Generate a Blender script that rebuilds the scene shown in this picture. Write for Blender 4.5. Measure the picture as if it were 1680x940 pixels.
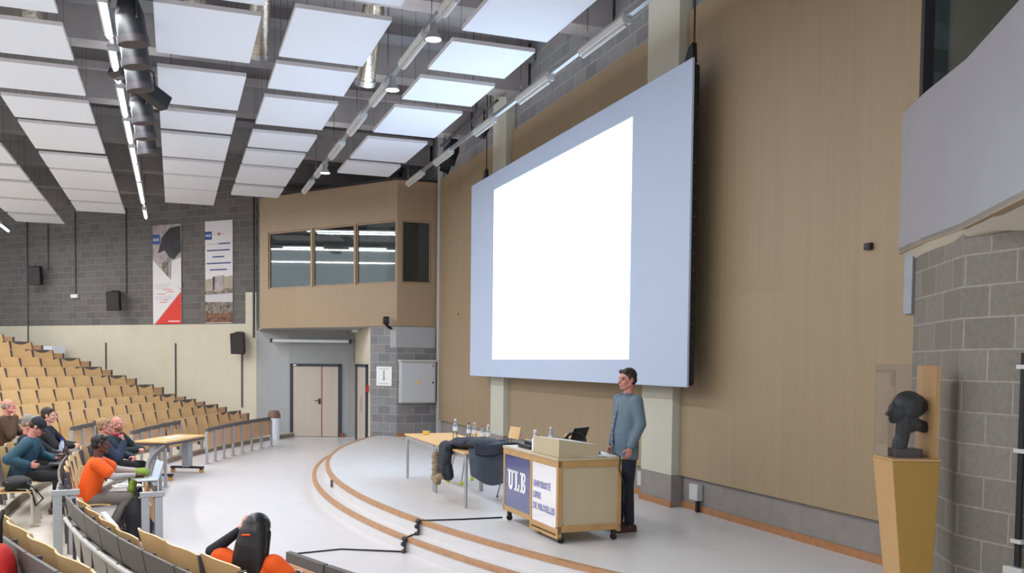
import bpy, math, random
from mathutils import Vector, Matrix
random.seed(7)
D = bpy.data; SC = bpy.context.scene; COL = SC.collection
for o in list(D.objects): D.objects.remove(o)
PI = math.pi
V3 = Vector
def rad(a): return math.radians(a)

# ------------------------------------------------------------------ camera
CAMZ = 2.26
yaw, pitch, roll = rad(-20.3076), rad(-2.4954), rad(0.61193)
fw = Vector((math.cos(pitch)*math.cos(yaw), math.cos(pitch)*math.sin(yaw), math.sin(pitch)))
r0 = Vector((math.sin(yaw), -math.cos(yaw), 0)); u0 = r0.cross(fw)
rt = math.cos(roll)*r0 + math.sin(roll)*u0
up = -math.sin(roll)*r0 + math.cos(roll)*u0
cd = D.cameras.new('camera'); cam = D.objects.new('camera', cd); COL.objects.link(cam)
cam.matrix_world = Matrix(((rt.x, up.x, -fw.x, 0), (rt.y, up.y, -fw.y, 0), (rt.z, up.z, -fw.z, CAMZ), (0, 0, 0, 1)))
FPX = 1496.5
cd.sensor_width = 36; cd.lens = 36*FPX/1680; cd.shift_y = (660.5-470)/1680; cd.clip_end = 200; cd.clip_start = .05
SC.camera = cam
def ray(px, py): return fw + rt*((px-840)/FPX) - up*((py-660.5)/FPX)
def atz(px, py, z): d = ray(px, py); return Vector((0, 0, CAMZ)) + d*((z-CAMZ)/d.z)
def aty(px, py, y): d = ray(px, py); return Vector((0, 0, CAMZ)) + d*(y/d.y)
def project(p):
    d = Vector(p)-Vector((0, 0, CAMZ)); z = d.dot(fw)
    return (840+FPX*d.dot(rt)/z, 660.5-FPX*d.dot(up)/z) if z > .1 else (-9999, -9999)

# ------------------------------------------------------------------ light, exposure
SC.view_settings.view_transform = 'Standard'; SC.view_settings.look = 'None'
SC.view_settings.gamma = 1; SC.view_settings.use_curve_mapping = False
SC.view_settings.exposure = 0.0
w = D.worlds.new('world'); SC.world = w; w.use_nodes = True
w.node_tree.nodes['Background'].inputs[0].default_value = (.86, .93, 1.0, 1)
w.node_tree.nodes['Background'].inputs[1].default_value = 1.35
def area(name, loc, sx, sy, power, col, up=False):
    l = D.lights.new(name, 'AREA'); l.shape = 'RECTANGLE'; l.size = sx; l.size_y = sy; l.energy = power; l.color = col
    o = D.objects.new(name, l); COL.objects.link(o); o.location = loc
    o.rotation_euler = (PI if up else 0, 0, 0)
    return o
def spot(name, loc, target, power, col, ang, blend=.6, size=.15):
    l = D.lights.new(name, 'SPOT'); l.energy = power; l.color = col; l.spot_size = rad(ang); l.spot_blend = blend; l.shadow_soft_size = size
    o = D.objects.new(name, l); COL.objects.link(o); o.location = loc
    o.rotation_euler = (Vector(target)-Vector(loc)).to_track_quat('-Z', 'Y').to_euler()
    return o
WARM = (1, .90, .74); COOL = (.86, .92, 1)
o = area('tube_light_track', (13.5, .77, 6.33), 25, .14, 900, (.92, .97, 1))
o = area('tube_light_track', (18, 5.1, 6.33), 30, .14, 930, (.99, .97, .94))
o = area('tube_light_track', (16, 9.4, 6.33), 32, .14, 930, (.99, .97, .94))
for yy in (-3.05, -5.2, .77): o = area('ceiling_fill_light', (15.5, yy, 6.62), 13, .12, 70, (.88, .93, 1), True)  # added upward fill that lifts the dark ceiling between the panels
o = area('booth_fill_left', (25.6, -5.3, 6.45), 2.4, .3, 42, (.95, 1, 1))  # unseen fill added to brighten the room behind the left booth windows
o = area('booth_fill_right', (4.6, -6.9, 6.8), 1.6, .3, 26, (.9, 1, .95))  # likewise added, no fixture: lightens the interior behind the balcony window
spot('track_spot_light', (13.49, -3.08, 6.2), (13.2, -3.3, .3), 120, WARM, 80)
spot('track_spot_light', (19.93, -3.08, 6.2), (19.6, -3.3, .3), 120, WARM, 80)

# ------------------------------------------------------------------ materials
def lin(c):
    return tuple(((x/255)/12.92 if x <= 10 else (((x/255)+.055)/1.055)**2.4) for x in c) + (1,)
MATS = {}
def mat(name, c, rough=.6, metal=0, var=.06, scale=8, bump=0, bscale=60, spec=.5, stretch=(1, 1, 1), emit=0, coat=0, trans=0, alpha=1):
    if name in MATS: return MATS[name]
    m = D.materials.new(name); m.use_nodes = True; nt = m.node_tree; b = nt.nodes['Principled BSDF']
    b.inputs['Roughness'].default_value = rough; b.inputs['Metallic'].default_value = metal
    b.inputs['Specular IOR Level'].default_value = spec
    base = lin(c)
    tc = nt.nodes.new('ShaderNodeTexCoord'); mp = nt.nodes.new('ShaderNodeMapping'); mp.inputs['Scale'].default_value = stretch
    nt.links.new(tc.outputs['Object'], mp.inputs['Vector'])
    nz = nt.nodes.new('ShaderNodeTexNoise'); nz.inputs['Scale'].default_value = scale; nz.inputs['Detail'].default_value = 3
    nt.links.new(mp.outputs['Vector'], nz.inputs['Vector'])
    rp = nt.nodes.new('ShaderNodeValToRGB')
    rp.color_ramp.elements[0].position = .3; rp.color_ramp.elements[1].position = .7
    rp.color_ramp.elements[0].color = tuple(x*(1-var) for x in base[:3])+(1,)
    rp.color_ramp.elements[1].color = tuple(min(1, x*(1+var)) for x in base[:3])+(1,)
    nt.links.new(nz.outputs['Fac'], rp.inputs['Fac']); nt.links.new(rp.outputs['Color'], b.inputs['Base Color'])
    if bump:
        n2 = nt.nodes.new('ShaderNodeTexNoise'); n2.inputs['Scale'].default_value = bscale; n2.inputs['Detail'].default_value = 4
        nt.links.new(mp.outputs['Vector'], n2.inputs['Vector'])
        bp = nt.nodes.new('ShaderNodeBump'); bp.inputs['Strength'].default_value = bump; bp.inputs['Distance'].default_value = .02
        nt.links.new(n2.outputs['Fac'], bp.inputs['Height']); nt.links.new(bp.outputs['Normal'], b.inputs['Normal'])
    if emit:
        b.inputs['Emission Color'].default_value = base; b.inputs['Emission Strength'].default_value = emit
    if coat: b.inputs['Coat Weight'].default_value = coat; b.inputs['Coat Roughness'].default_value = .08
    if trans: b.inputs['Transmission Weight'].default_value = trans
    MATS[name] = m; return m
def brickmat(name, c1, c2, mortar, bw, bh, ax='XZ'):
    m = D.materials.new(name); m.use_nodes = True; nt = m.node_tree; b = nt.nodes['Principled BSDF']; b.inputs['Roughness'].default_value = .9
    tc = nt.nodes.new('ShaderNodeTexCoord'); sp = nt.nodes.new('ShaderNodeSeparateXYZ'); cb = nt.nodes.new('ShaderNodeCombineXYZ')
    nt.links.new(tc.outputs['Object'], sp.inputs[0]); nt.links.new(sp.outputs['X'], cb.inputs['X']); nt.links.new(sp.outputs['Z'], cb.inputs['Y'])
    br = nt.nodes.new('ShaderNodeTexBrick'); nt.links.new(cb.outputs[0], br.inputs['Vector'])
    br.inputs['Color1'].default_value = lin(c1); br.inputs['Color2'].default_value = lin(c2); br.inputs['Mortar'].default_value = lin(mortar)
    br.inputs['Scale'].default_value = 1; br.inputs['Mortar Size'].default_value = .009; br.inputs['Mortar Smooth'].default_value = .2
    br.inputs['Brick Width'].default_value = bw; br.inputs['Row Height'].default_value = bh; br.inputs['Bias'].default_value = 0
    nz = nt.nodes.new('ShaderNodeTexNoise'); nz.inputs['Scale'].default_value = 22; nz.inputs['Detail'].default_value = 5
    nt.links.new(tc.outputs['Object'], nz.inputs['Vector'])
    mx = nt.nodes.new('ShaderNodeMix'); mx.data_type = 'RGBA'; mx.blend_type = 'OVERLAY'; mx.inputs['Factor'].default_value = .35
    nt.links.new(br.outputs['Color'], mx.inputs['A']); nt.links.new(nz.outputs['Color'], mx.inputs['B'])
    hs = nt.nodes.new('ShaderNodeHueSaturation'); hs.inputs['Saturation'].default_value = .6
    nt.links.new(mx.outputs['Result'], hs.inputs['Color']); nt.links.new(hs.outputs['Color'], b.inputs['Base Color'])
    bp = nt.nodes.new('ShaderNodeBump'); bp.inputs['Strength'].default_value = .5; bp.inputs['Distance'].default_value = .01; bp.invert = True
    nt.links.new(br.outputs['Fac'], bp.inputs['Height']); nt.links.new(bp.outputs['Normal'], b.inputs['Normal'])
    MATS[name] = m; return m
def woodpanel(name, c, c2, plank, rough=.5):
    # veneer with vertical grain and slightly different sheets along local X
    m = D.materials.new(name); m.use_nodes = True; nt = m.node_tree; b = nt.nodes['Principled BSDF']; b.inputs['Roughness'].default_value = rough
    tc = nt.nodes.new('ShaderNodeTexCoord'); sp = nt.nodes.new('ShaderNodeSeparateXYZ'); nt.links.new(tc.outputs['Object'], sp.inputs[0])
    dv = nt.nodes.new('ShaderNodeMath'); dv.operation = 'DIVIDE'; dv.inputs[1].default_value = plank; nt.links.new(sp.outputs['X'], dv.inputs[0])
    fl = nt.nodes.new('ShaderNodeMath'); fl.operation = 'FLOOR'; nt.links.new(dv.outputs[0], fl.inputs[0])
    d2 = nt.nodes.new('ShaderNodeMath'); d2.operation = 'DIVIDE'; d2.inputs[1].default_value = 3.1; nt.links.new(sp.outputs['Z'], d2.inputs[0])
    f2 = nt.nodes.new('ShaderNodeMath'); f2.operation = 'FLOOR'; nt.links.new(d2.outputs[0], f2.inputs[0])
    cb = nt.nodes.new('ShaderNodeCombineXYZ'); nt.links.new(fl.outputs[0], cb.inputs[0]); nt.links.new(f2.outputs[0], cb.inputs[1])
    wn = nt.nodes.new('ShaderNodeTexWhiteNoise'); nt.links.new(cb.outputs[0], wn.inputs['Vector'])
    mp = nt.nodes.new('ShaderNodeMapping'); mp.inputs['Scale'].default_value = (14, 14, .35); nt.links.new(tc.outputs['Object'], mp.inputs['Vector'])
    nz = nt.nodes.new('ShaderNodeTexNoise'); nz.inputs['Scale'].default_value = 1.6; nz.inputs['Detail'].default_value = 4; nt.links.new(mp.outputs[0], nz.inputs['Vector'])
    ml = nt.nodes.new('ShaderNodeMath'); ml.operation = 'MULTIPLY_ADD'; ml.inputs[1].default_value = .35; nt.links.new(wn.outputs['Value'], ml.inputs[0])
    m3 = nt.nodes.new('ShaderNodeMath'); m3.operation = 'MULTIPLY'; m3.inputs[1].default_value = .65; nt.links.new(nz.outputs['Fac'], m3.inputs[0])
    nt.links.new(m3.outputs[0], ml.inputs[2])
    mx = nt.nodes.new('ShaderNodeMix'); mx.data_type = 'RGBA'; nt.links.new(ml.outputs[0], mx.inputs['Factor'])
    mx.inputs['A'].default_value = lin(c); mx.inputs['B'].default_value = lin(c2); nt.links.new(mx.outputs['Result'], b.inputs['Base Color'])
    MATS[name] = m; return m
def glassmat(name, tint, refl, fk=1.0):
    m = D.materials.new(name); m.use_nodes = True; nt = m.node_tree; nt.nodes.remove(nt.nodes['Principled BSDF']); out = nt.nodes['Material Output']
    t = nt.nodes.new('ShaderNodeBsdfTransparent'); t.inputs[0].default_value = tint+(1,)
    g = nt.nodes.new('ShaderNodeBsdfGlossy'); g.inputs['Roughness'].default_value = .03; g.inputs[0].default_value = (1, 1, 1, 1)
    lw = nt.nodes.new('ShaderNodeFresnel'); lw.inputs['IOR'].default_value = 1.5
    ad = nt.nodes.new('ShaderNodeMath'); ad.operation = 'MULTIPLY_ADD'; ad.use_clamp = True; ad.inputs[2].default_value = refl; ad.inputs[1].default_value = fk; nt.links.new(lw.outputs[0], ad.inputs[0])
    mx = nt.nodes.new('ShaderNodeMixShader'); nt.links.new(ad.outputs[0], mx.inputs[0]); nt.links.new(t.outputs[0], mx.inputs[1]); nt.links.new(g.outputs[0], mx.inputs[2])
    nt.links.new(mx.outputs[0], out.inputs['Surface']); MATS[name] = m; return m

M_floor = mat('pale_linoleum', (212, 208, 210), .32, var=.025, scale=3)
M_stage = mat('stage_linoleum', (212, 210, 212), .34, var=.025, scale=3)
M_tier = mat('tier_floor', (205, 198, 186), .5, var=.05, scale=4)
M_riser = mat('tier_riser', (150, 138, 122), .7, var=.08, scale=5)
M_edge = mat('step_nosing_wood', (178, 134, 98), .5, var=.12, scale=10)
M_basew = mat('baseboard_wood', (166, 116, 78), .5, var=.12, scale=10)
M_baser = mat('baseboard_red', (142, 78, 58), .5, var=.1)
M_brickL = brickmat('grey_block_left', (103, 98, 94), (116, 111, 106), (135, 131, 123), .44, .225)
M_brickP = brickmat('grey_block_pier', (118, 117, 123), (139, 138, 141), (159, 159, 160), .44, .225)
M_brickR = brickmat('grey_block_right', (123, 112, 99), (134, 123, 110), (153, 143, 128), .46, .24)
M_cream = mat('cream_plaster', (214, 207, 188), .8, var=.03, scale=2)
M_pil = mat('pilaster_cream', (193, 190, 176), .8, var=.03, scale=2)
M_greyw = mat('grey_plaster', (166, 169, 172), .8, var=.03, scale=2)
M_plinth = mat('grey_plinth', (139, 133, 130), .8, var=.08, scale=6, bump=.2)
M_wood = woodpanel('beech_veneer', (145, 124, 97), (166, 145, 116), 1.22)
M_boothw = woodpanel('booth_veneer', (154, 131, 105), (172, 149, 122), 1.22)
M_white = mat('panel_white', (230, 236, 248), .7, var=.01)
M_paredge = mat('panel_edge', (222, 218, 222), .7, var=.03)
M_balcony = mat('balcony_white', (163, 162, 171), .38, var=.03, scale=2)
M_conc = mat('ceiling_concrete', (146, 142, 142), .9, var=.1, scale=3)
M_beam = mat('ceiling_beam', (146, 141, 141), .9, var=.1, scale=3)
M_steel = mat('brushed_steel', (190, 192, 196), .35, .8, var=.05)
M_grey = mat('grey_metal', (166, 168, 172), .5, .2, var=.04)
M_lgrey = mat('light_grey_metal', (197, 198, 198), .45, .1, var=.03)
M_dark = mat('dark_metal', (58, 52, 56), .5, .2, var=.08)
M_black = mat('black_plastic', (22, 22, 25), .5, var=.1)
M_slot = mat('seat_post_grey', (92, 84, 88), .5, .2, var=.08)
M_ply = mat('beech_plywood', (222, 185, 134), .42, var=.07, scale=3, stretch=(1, 1, .3))
M_plyedge = mat('plywood_seat', (216, 178, 126), .42, var=.07, scale=3)
M_deskw = mat('desk_panel_wood', (212, 168, 128), .45, var=.07, scale=3)
M_flap = mat('dark_grey_flap', (96, 92, 92), .55, var=.06, scale=6)
M_modesty = mat('modesty_panel_grey', (156, 151, 146), .55, var=.04, scale=5)
M_duct = mat('duct_foil', (200, 190, 175), .25, .95, var=.1, bump=.4, bscale=30)
M_screen = mat('screen_fabric', (187, 201, 225), .85, var=.008)
M_tube = mat('tube_glow', (250, 250, 255), .5, emit=9)
M_lamp = mat('lamp_glow', (255, 244, 225), .5, emit=14)
M_image = mat('projected_white', (206, 230, 255), .9, emit=3.9)
M_paper = mat('white_paper', (236, 236, 236), .7, var=.02)
M_red = mat('red_cloth', (190, 34, 30), .7, var=.1)
M_orange = mat('orange_cotton', (240, 92, 20), .8, var=.08, bump=.15)
M_doorw = mat('door_leaf', (199, 187, 174), .5, var=.03, scale=2, stretch=(3, 3, .3))
M_dframe = mat('door_frame_dark', (52, 58, 72), .45, var=.05)
M_glass = glassmat('booth_glass', (.46, .50, .50), .03, .55)
M_acryl = glassmat('clear_acrylic', (.95, .95, .96), .0, .2)
M_pet = glassmat('clear_bottle', (.86, .9, .93), .1)
M_room = mat('booth_inside', (110, 112, 112), .8, var=.06)
M_bluep = mat('sign_blue', (48, 58, 120), .12, var=.02, coat=.6)
M_whitep = mat('sign_white', (232, 228, 232), .15, var=.01, coat=.6)
M_letterw = mat('letter_white', (240, 240, 240), .5, var=.01)
M_letterb = mat('letter_blue_grey', (128, 132, 176), .5, var=.02)
M_ulb = mat('logo_blue', (28, 70, 150), .5, var=.02)
M_lect = mat('maple_panel', (188, 173, 143), .45, var=.05, scale=3, stretch=(1, 1, .3))
M_lectf = mat('oak_frame', (184, 144, 94), .45, var=.07, scale=5)
M_tabtop = mat('beech_table_top', (226, 182, 128), .4, var=.05, scale=3)
M_ped = mat('pedestal_oak', (164, 126, 50), .45, var=.06, scale=3, stretch=(1, 1, .3))
M_pedl = mat('pedestal_front_veneer', (192, 152, 102), .45, var=.06, scale=3, stretch=(1, 1, .3))
M_bronze = mat('dark_bronze', (27, 27, 30), .42, .2, var=.2, scale=14)
M_skin = mat('skin_light', (214, 158, 138), .55, var=.05, scale=20)
M_skinr = mat('skin_rosy', (206, 140, 126), .55, var=.05, scale=20)
M_skind = mat('skin_dark', (92, 56, 44), .5, var=.06, scale=20)
M_eye = mat('eye_dark', (86, 62, 56), .4)
M_lip = mat('lip', (168, 96, 90), .5)
M_lipd = mat('lip_dark', (84, 44, 42), .5)

# ------------------------------------------------------------------ mesh builder
class MB:
    def __init__(s): s.v = []; s.f = []; s.m = []
    def add(s, vs, fs, mi=0):
        n = len(s.v); s.v += [tuple(p) for p in vs]; s.f += [tuple(i+n for i in f) for f in fs]; s.m += [mi]*len(fs); return s
    def box(s, c, d, R=None, mi=0):
        R = Matrix.Rotation(R, 3, 'Z') if isinstance(R, (int, float)) else R
        c = Vector(c); vs = []
        for k in (-.5, .5):
            for j in (-.5, .5):
                for i in (-.5, .5):
                    p = Vector((i*d[0], j*d[1], k*d[2])); vs.append(c+(R @ p if R else p))
        return s.add(vs, [(0, 2, 3, 1), (4, 5, 7, 6), (0, 1, 5, 4), (2, 6, 7, 3), (0, 4, 6, 2), (1, 3, 7, 5)], mi)
    def b2(s, x0, x1, y0, y1, z0, z1, mi=0): return s.box(((x0+x1)/2, (y0+y1)/2, (z0+z1)/2), (x1-x0, y1-y0, z1-z0), None, mi)
    def prism(s, pts, z0, z1, mi=0):
        n = len(pts); vs = [(p[0], p[1], z0) for p in pts]+[(p[0], p[1], z1) for p in pts]
        return s.add(vs, [tuple(range(n))[::-1], tuple(range(n, 2*n))]+[(i, (i+1) % n, n+(i+1) % n, n+i) for i in range(n)], mi)
    def loft(s, rings, mi=0, caps=True):
        n = len(rings[0]); vs = [p for r in rings for p in r]; fs = []
        for k in range(len(rings)-1):
            for i in range(n): fs.append((k*n+i, k*n+(i+1) % n, (k+1)*n+(i+1) % n, (k+1)*n+i))
        if caps: fs += [tuple(range(n))[::-1], tuple(range((len(rings)-1)*n, len(rings)*n))]
        return s.add(vs, fs, mi)
    def cyl(s, p, q, r0, r1=None, n=12, mi=0):
        r1 = r0 if r1 is None else r1; p = Vector(p); q = Vector(q); a = (q-p).normalized()
        x = a.orthogonal().normalized(); y = a.cross(x)
        ring = lambda c, r: [c+(x*math.cos(2*PI*i/n)+y*math.sin(2*PI*i/n))*r for i in range(n)]
        return s.loft([ring(p, r0), ring(q, r1)], mi)
    def cap(s, p, q, r0, r1=None, n=12, mi=0, sq=1.0, sqdir=None):
        # round ended tapered limb
        r1 = r0 if r1 is None else r1; p = Vector(p); q = Vector(q); a = (q-p)
        a = a.normalized() if a.length > 1e-6 else Vector((0, 0, 1))
        x = Vector(sqdir) if sqdir is not None else a.orthogonal(); x = (x-a*x.dot(a)).normalized(); y = a.cross(x)
        R = []
        for c, r, ts in ((p, r0, (-80, -50, -25, 0)), (q, r1, (0, 25, 50, 80))):
            for t in ts:
                R.append([c+a*(r*math.sin(rad(t)))+(x*math.cos(2*PI*i/n)*sq+y*math.sin(2*PI*i/n))*(r*math.cos(rad(t))) for i in range(n)])
        return s.loft(R, mi)
    def ell(s, c, r, R=None, n=16, m=9, mi=0):
        c = Vector(c); rs = []
        for k in range(m):
            t = -PI/2+PI*(k+.5)/m
            rs.append([c+((R @ Vector((r[0]*math.cos(t)*math.cos(2*PI*i/n), r[1]*math.cos(t)*math.sin(2*PI*i/n), r[2]*math.sin(t)))) if R else
                      Vector((r[0]*math.cos(t)*math.cos(2*PI*i/n), r[1]*math.cos(t)*math.sin(2*PI*i/n), r[2]*math.sin(t)))) for i in range(n)])
        return s.loft(rs, mi)
    def tube(s, pts, r, n=8, mi=0):
        pts = [Vector(p) for p in pts]; rs = []
        for k, p in enumerate(pts):
            a = (pts[min(k+1, len(pts)-1)]-pts[max(k-1, 0)]).normalized()
            x = a.cross(Vector((0, 0, 1))); x = x.normalized() if x.length > .05 else a.orthogonal().normalized(); y = a.cross(x)
            rs.append([p+(x*math.cos(2*PI*i/n)+y*math.sin(2*PI*i/n))*r for i in range(n)])
        return s.loft(rs, mi)
    def lathe(s, prof, c=(0, 0, 0), n=16, mi=0):
        return s.loft([[Vector(c)+Vector((r*math.cos(2*PI*i/n), r*math.sin(2*PI*i/n), z)) for i in range(n)] for r, z in prof], mi)
    def sheet(s, fn, nu, nv, th, mi=0):
        # thick curved sheet: fn(u,v)->(point, normal)
        top = []; bot = []
        for j in range(nv+1):
            for i in range(nu+1):
                p, nn = fn(i/nu, j/nv); p = Vector(p); nn = Vector(nn).normalized()
                top.append(p+nn*th/2); bot.append(p-nn*th/2)
        W = nu+1; N = len(top); fs = []
        for j in range(nv):
            for i in range(nu):
                a, b, c, d = j*W+i, j*W+i+1, (j+1)*W+i+1, (j+1)*W+i
                fs += [(a, b, c, d), (N+d, N+c, N+b, N+a)]
        for i in range(nu):
            fs += [(i+1, i, N+i, N+i+1), (nv*W+i, nv*W+i+1, N+nv*W+i+1, N+nv*W+i)]
        for j in range(nv):
            fs += [(j*W, (j+1)*W, N+(j+1)*W, N+j*W), ((j+1)*W+nu, j*W+nu, N+j*W+nu, N+(j+1)*W+nu)]
        return s.add(top+bot, fs, mi)
    def mesh(s, name):
        me = D.meshes.new(name); me.from_pydata(s.v, [], s.f); me.polygons.foreach_set('material_index', s.m); me.update(); return me
    def islands(s):
        par = list(range(len(s.v)))
        def fd(i):
            while par[i] != i: par[i] = par[par[i]]; i = par[i]
            return i
        for f in s.f:
            for j in f[1:]: par[fd(j)] = fd(f[0])
        out = {}
        for f, m in zip(s.f, s.m): out.setdefault(fd(f[0]), []).append((f, m))
        res = []
        for L_ in out.values():
            mb = MB(); ix = {}
            for f, m in L_:
                for j in f:
                    if j not in ix: ix[j] = len(mb.v); mb.v.append(s.v[j])
                mb.f.append(tuple(ix[j] for j in f)); mb.m.append(m)
            res.append(mb)
        return res
    def pieces(s, name, mats, parent=None, **k): return [m.build(name, mats, parent, **k) for m in s.islands()]
    def build(s, name, mats, parent=None, loc=None, rot=0, bevel=0, smooth=40, fix=True):
        import bmesh
        me = s.mesh(name)
        if fix:
            bm = bmesh.new(); bm.from_mesh(me); bmesh.ops.recalc_face_normals(bm, faces=bm.faces); bm.to_mesh(me); bm.free()
        return obj(name, me, mats, parent, loc, rot, bevel, smooth)
def obj(name, me, mats, parent=None, loc=None, rot=0, bevel=0, smooth=40):
    for m in (mats if isinstance(mats, (list, tuple)) else [mats]): me.materials.append(m)
    if smooth:
        me.shade_smooth(); me.set_sharp_from_angle(angle=rad(smooth))
    o = D.objects.new(name, me); COL.objects.link(o)
    if parent: o.parent = parent
    if loc is not None: o.location = loc
    if rot: o.rotation_euler = (0, 0, rot)
    if bevel:
        b = o.modifiers.new('bevel', 'BEVEL'); b.width = bevel; b.segments = 2; b.limit_method = 'ANGLE'
    return o
def tag(o, label, cat, group=None):
    o['label'] = label; o['category'] = cat
    if group: o['group'] = group
    return o
def thing(name, label, cat, loc=(0, 0, 0), rot=0, group=None):
    o = D.objects.new(name, None); COL.objects.link(o); o.location = loc; o.rotation_euler = (0, 0, rot); o.empty_display_size = .1
    return tag(o, label, cat, group)
def struct(o, label=None):
    o['kind'] = 'structure'
    if label: o['label'] = label
    return o
def sroot(name, loc=(0, 0, 0), rot=0, label=None):
    o = D.objects.new(name, None); COL.objects.link(o); o.location = loc; o.rotation_euler = (0, 0, rot); return struct(o, label)
def dup(root, loc, rot, label, group, scale=None):
    r = root.copy(); COL.objects.link(r); r.location = loc; r.rotation_euler = (0, 0, rot); r['label'] = label; r['group'] = group
    if scale: r.scale = scale
    for ch in root.children:
        c = ch.copy(); COL.objects.link(c); c.parent = r
        for g in ch.children:
            d = g.copy(); COL.objects.link(d); d.parent = c
    return r
CX, CY = 14.3, -20.5
def ring(R, th, z): return Vector((CX+R*math.sin(rad(th)), CY+R*math.cos(rad(th)), z))
def arcprism(mb, Ra, Rb, t0, t1, z0, z1, n=None, mi=0, org=(0, 0, 0), lean=0):
    n = n or max(2, int(abs(t1-t0)/1.2)); o = Vector(org); rs = []
    for i in range(n+1):
        t = t0+(t1-t0)*i/n
        rs.append([ring(Ra, t, z0)-o, ring(Rb, t, z0)-o, ring(Rb+lean, t, z1)-o, ring(Ra+lean, t, z1)-o])
    return mb.loft(rs, mi)
ORD = ['zeroth', 'first', 'second', 'third', 'fourth', 'fifth', 'sixth', 'seventh', 'eighth', 'ninth', 'tenth', 'eleventh', 'twelfth', 'thirteenth', 'fourteenth', 'fifteenth', 'sixteenth', 'seventeenth', 'eighteenth', 'nineteenth', 'twentieth', 'twenty-first', 'twenty-second', 'twenty-third', 'twenty-fourth']
# ================================================================== setting
ST = .34
struct(MB().b2(-4, 44, -9, 22, -.12, 0).build('floor', M_floor, smooth=0))
# stage: two curved steps
def arcpoly(R, ymin):
    t = math.degrees(math.acos((ymin-CY)/R)); return [(CX+R*math.sin(rad(a)), CY+R*math.cos(rad(a))) for a in [-t+2*t*i/70 for i in range(71)]]
stage = sroot('floor_stage', label='curved white stage platform with two steps edged in wood')
MB().prism(arcpoly(18.32, -6.45), 0, .17).build('lower_step', M_stage, stage, smooth=30)
MB().prism(arcpoly(18.08, -6.45), .17, ST).build('platform', M_stage, stage, smooth=30)
nb = MB(); arcprism(nb, 18.255, 18.328, -38.5, 38.5, .125, .1745, 90); nb.build('lower_nosing', M_edge, stage, smooth=30)
nb = MB(); arcprism(nb, 18.015, 18.088, -38.2, 38.2, ST-.045, ST+.0045, 90); nb.build('upper_nosing', M_edge, stage, smooth=30)
# seating tiers
FL = [0, 0, .12, .25, .38, .63, .88, 1.12, 1.37, 1.61, 1.86, 2.10, 2.35, 2.60, 2.85]
def RD(k): return 20.9+.9*(k-1)
tr = sroot('floor_tiers', label='stepped seating tiers curving round the hall')
for k in range(2, 15):
    t0 = -9.5 if k <= 4 else -8
    mb = MB(); arcprism(mb, RD(k)-.05, RD(k+1)-.05 if k < 14 else 36, -38, 38, 0, FL[k], 60)
    mb.build('tier', M_tier, tr, smooth=30)
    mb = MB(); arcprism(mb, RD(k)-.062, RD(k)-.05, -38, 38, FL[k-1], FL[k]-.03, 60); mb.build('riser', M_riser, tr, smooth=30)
# stage wall
wst = sroot('wall_stage', label='stage wall with beech panelling between cream pilasters')
MB().b2(6.6, 23.6, -6.75, -6.46, 0, 8.4).build('blockwork', M_brickP, wst, smooth=0)
for x0, x1 in ((18.22, 22.66), (11.57, 17.38), (6.6, 10.68)):
    MB().b2(x0, x1, -6.45, -6.37, .77, 6.9).build('wood_panelling', M_wood, wst, bevel=.004, smooth=0)
    MB().b2(x0, x1, -6.46, -6.43, .34, .77).build('plinth', M_plinth, wst, smooth=0)
for x0, x1 in ((17.4, 18.2), (10.7, 11.55)):
    MB().b2(x0, x1, -6.45, -6.25, .77, 8.3).build('pilaster', M_pil, wst, bevel=.006, smooth=0)
    MB().b2(x0, x1, -6.45, -6.25, .34, .77).build('pilaster_foot', M_plinth, wst, bevel=.006, smooth=0)
bb = MB()
for x0, x1, y in ((18.2, 22.7, -6.41), (11.55, 17.4, -6.41), (6.2, 10.7, -6.41), (17.38, 18.22, -6.23), (10.68, 11.57, -6.23)):
    bb.b2(x0, x1, y-.03, y, .34, .425)
struct(bb.build('baseboard_stage', M_basew, smooth=0))
struct(MB().b2(22.64, 22.76, -6.44, -6.33, .34, 8.3).build('trim_1', M_lgrey, bevel=.005))
# left wall: grey blocks above cream plaster
wl = sroot('wall_left', (28.84, -2.35, 0), PI/4, 'left side wall of grey blocks above cream plaster')
MB().b2(0, 19, -.3, 0, 3.37, 8.4).build('blockwork', M_brickL, wl, smooth=0)
MB().b2(0, 19, -.3, 0.012, 0, 3.37).build('cream_plaster', M_cream, wl, smooth=0)
MB().b2(0, .42, -.02, .012, 3.37, 4.33).build('cream_patch', M_cream, wl, smooth=0)
MB().b2(.42, 19, .005, .016, 2.80, 2.806).build('plaster_joint', M_tier, wl, smooth=0)
# lower grey wall with the double door
def wallrun(name, pts, z0, z1, m, th=.2, parent=None, structure=True):
    os = []
    for a, b in zip(pts[:-1], pts[1:]):
        a = Vector(a).to_3d(); b = Vector(b).to_3d(); L = (b-a).length; an = math.atan2(b.y-a.y, b.x-a.x)
        o = MB().b2(0, L, 0, th, z0, z1).build(name, m, parent, a, an, smooth=0); os.append(o)
        if structure and not parent: struct(o)
    return os
wallrun('wall_door', [(27.12, -4.85), (27.72, -3.18), (28.84, -2.35)], 0, 3.16, M_greyw, th=-.2)
wallrun('wall_passage', [(23.68, -4.80), (27.12, -5.02)], 0, 3.16, M_cream, th=-.2)
struct(MB().b2(27.02, 27.2, -5.06, -4.83, 0, 3.16).build('trim_2', M_greyw))
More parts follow.
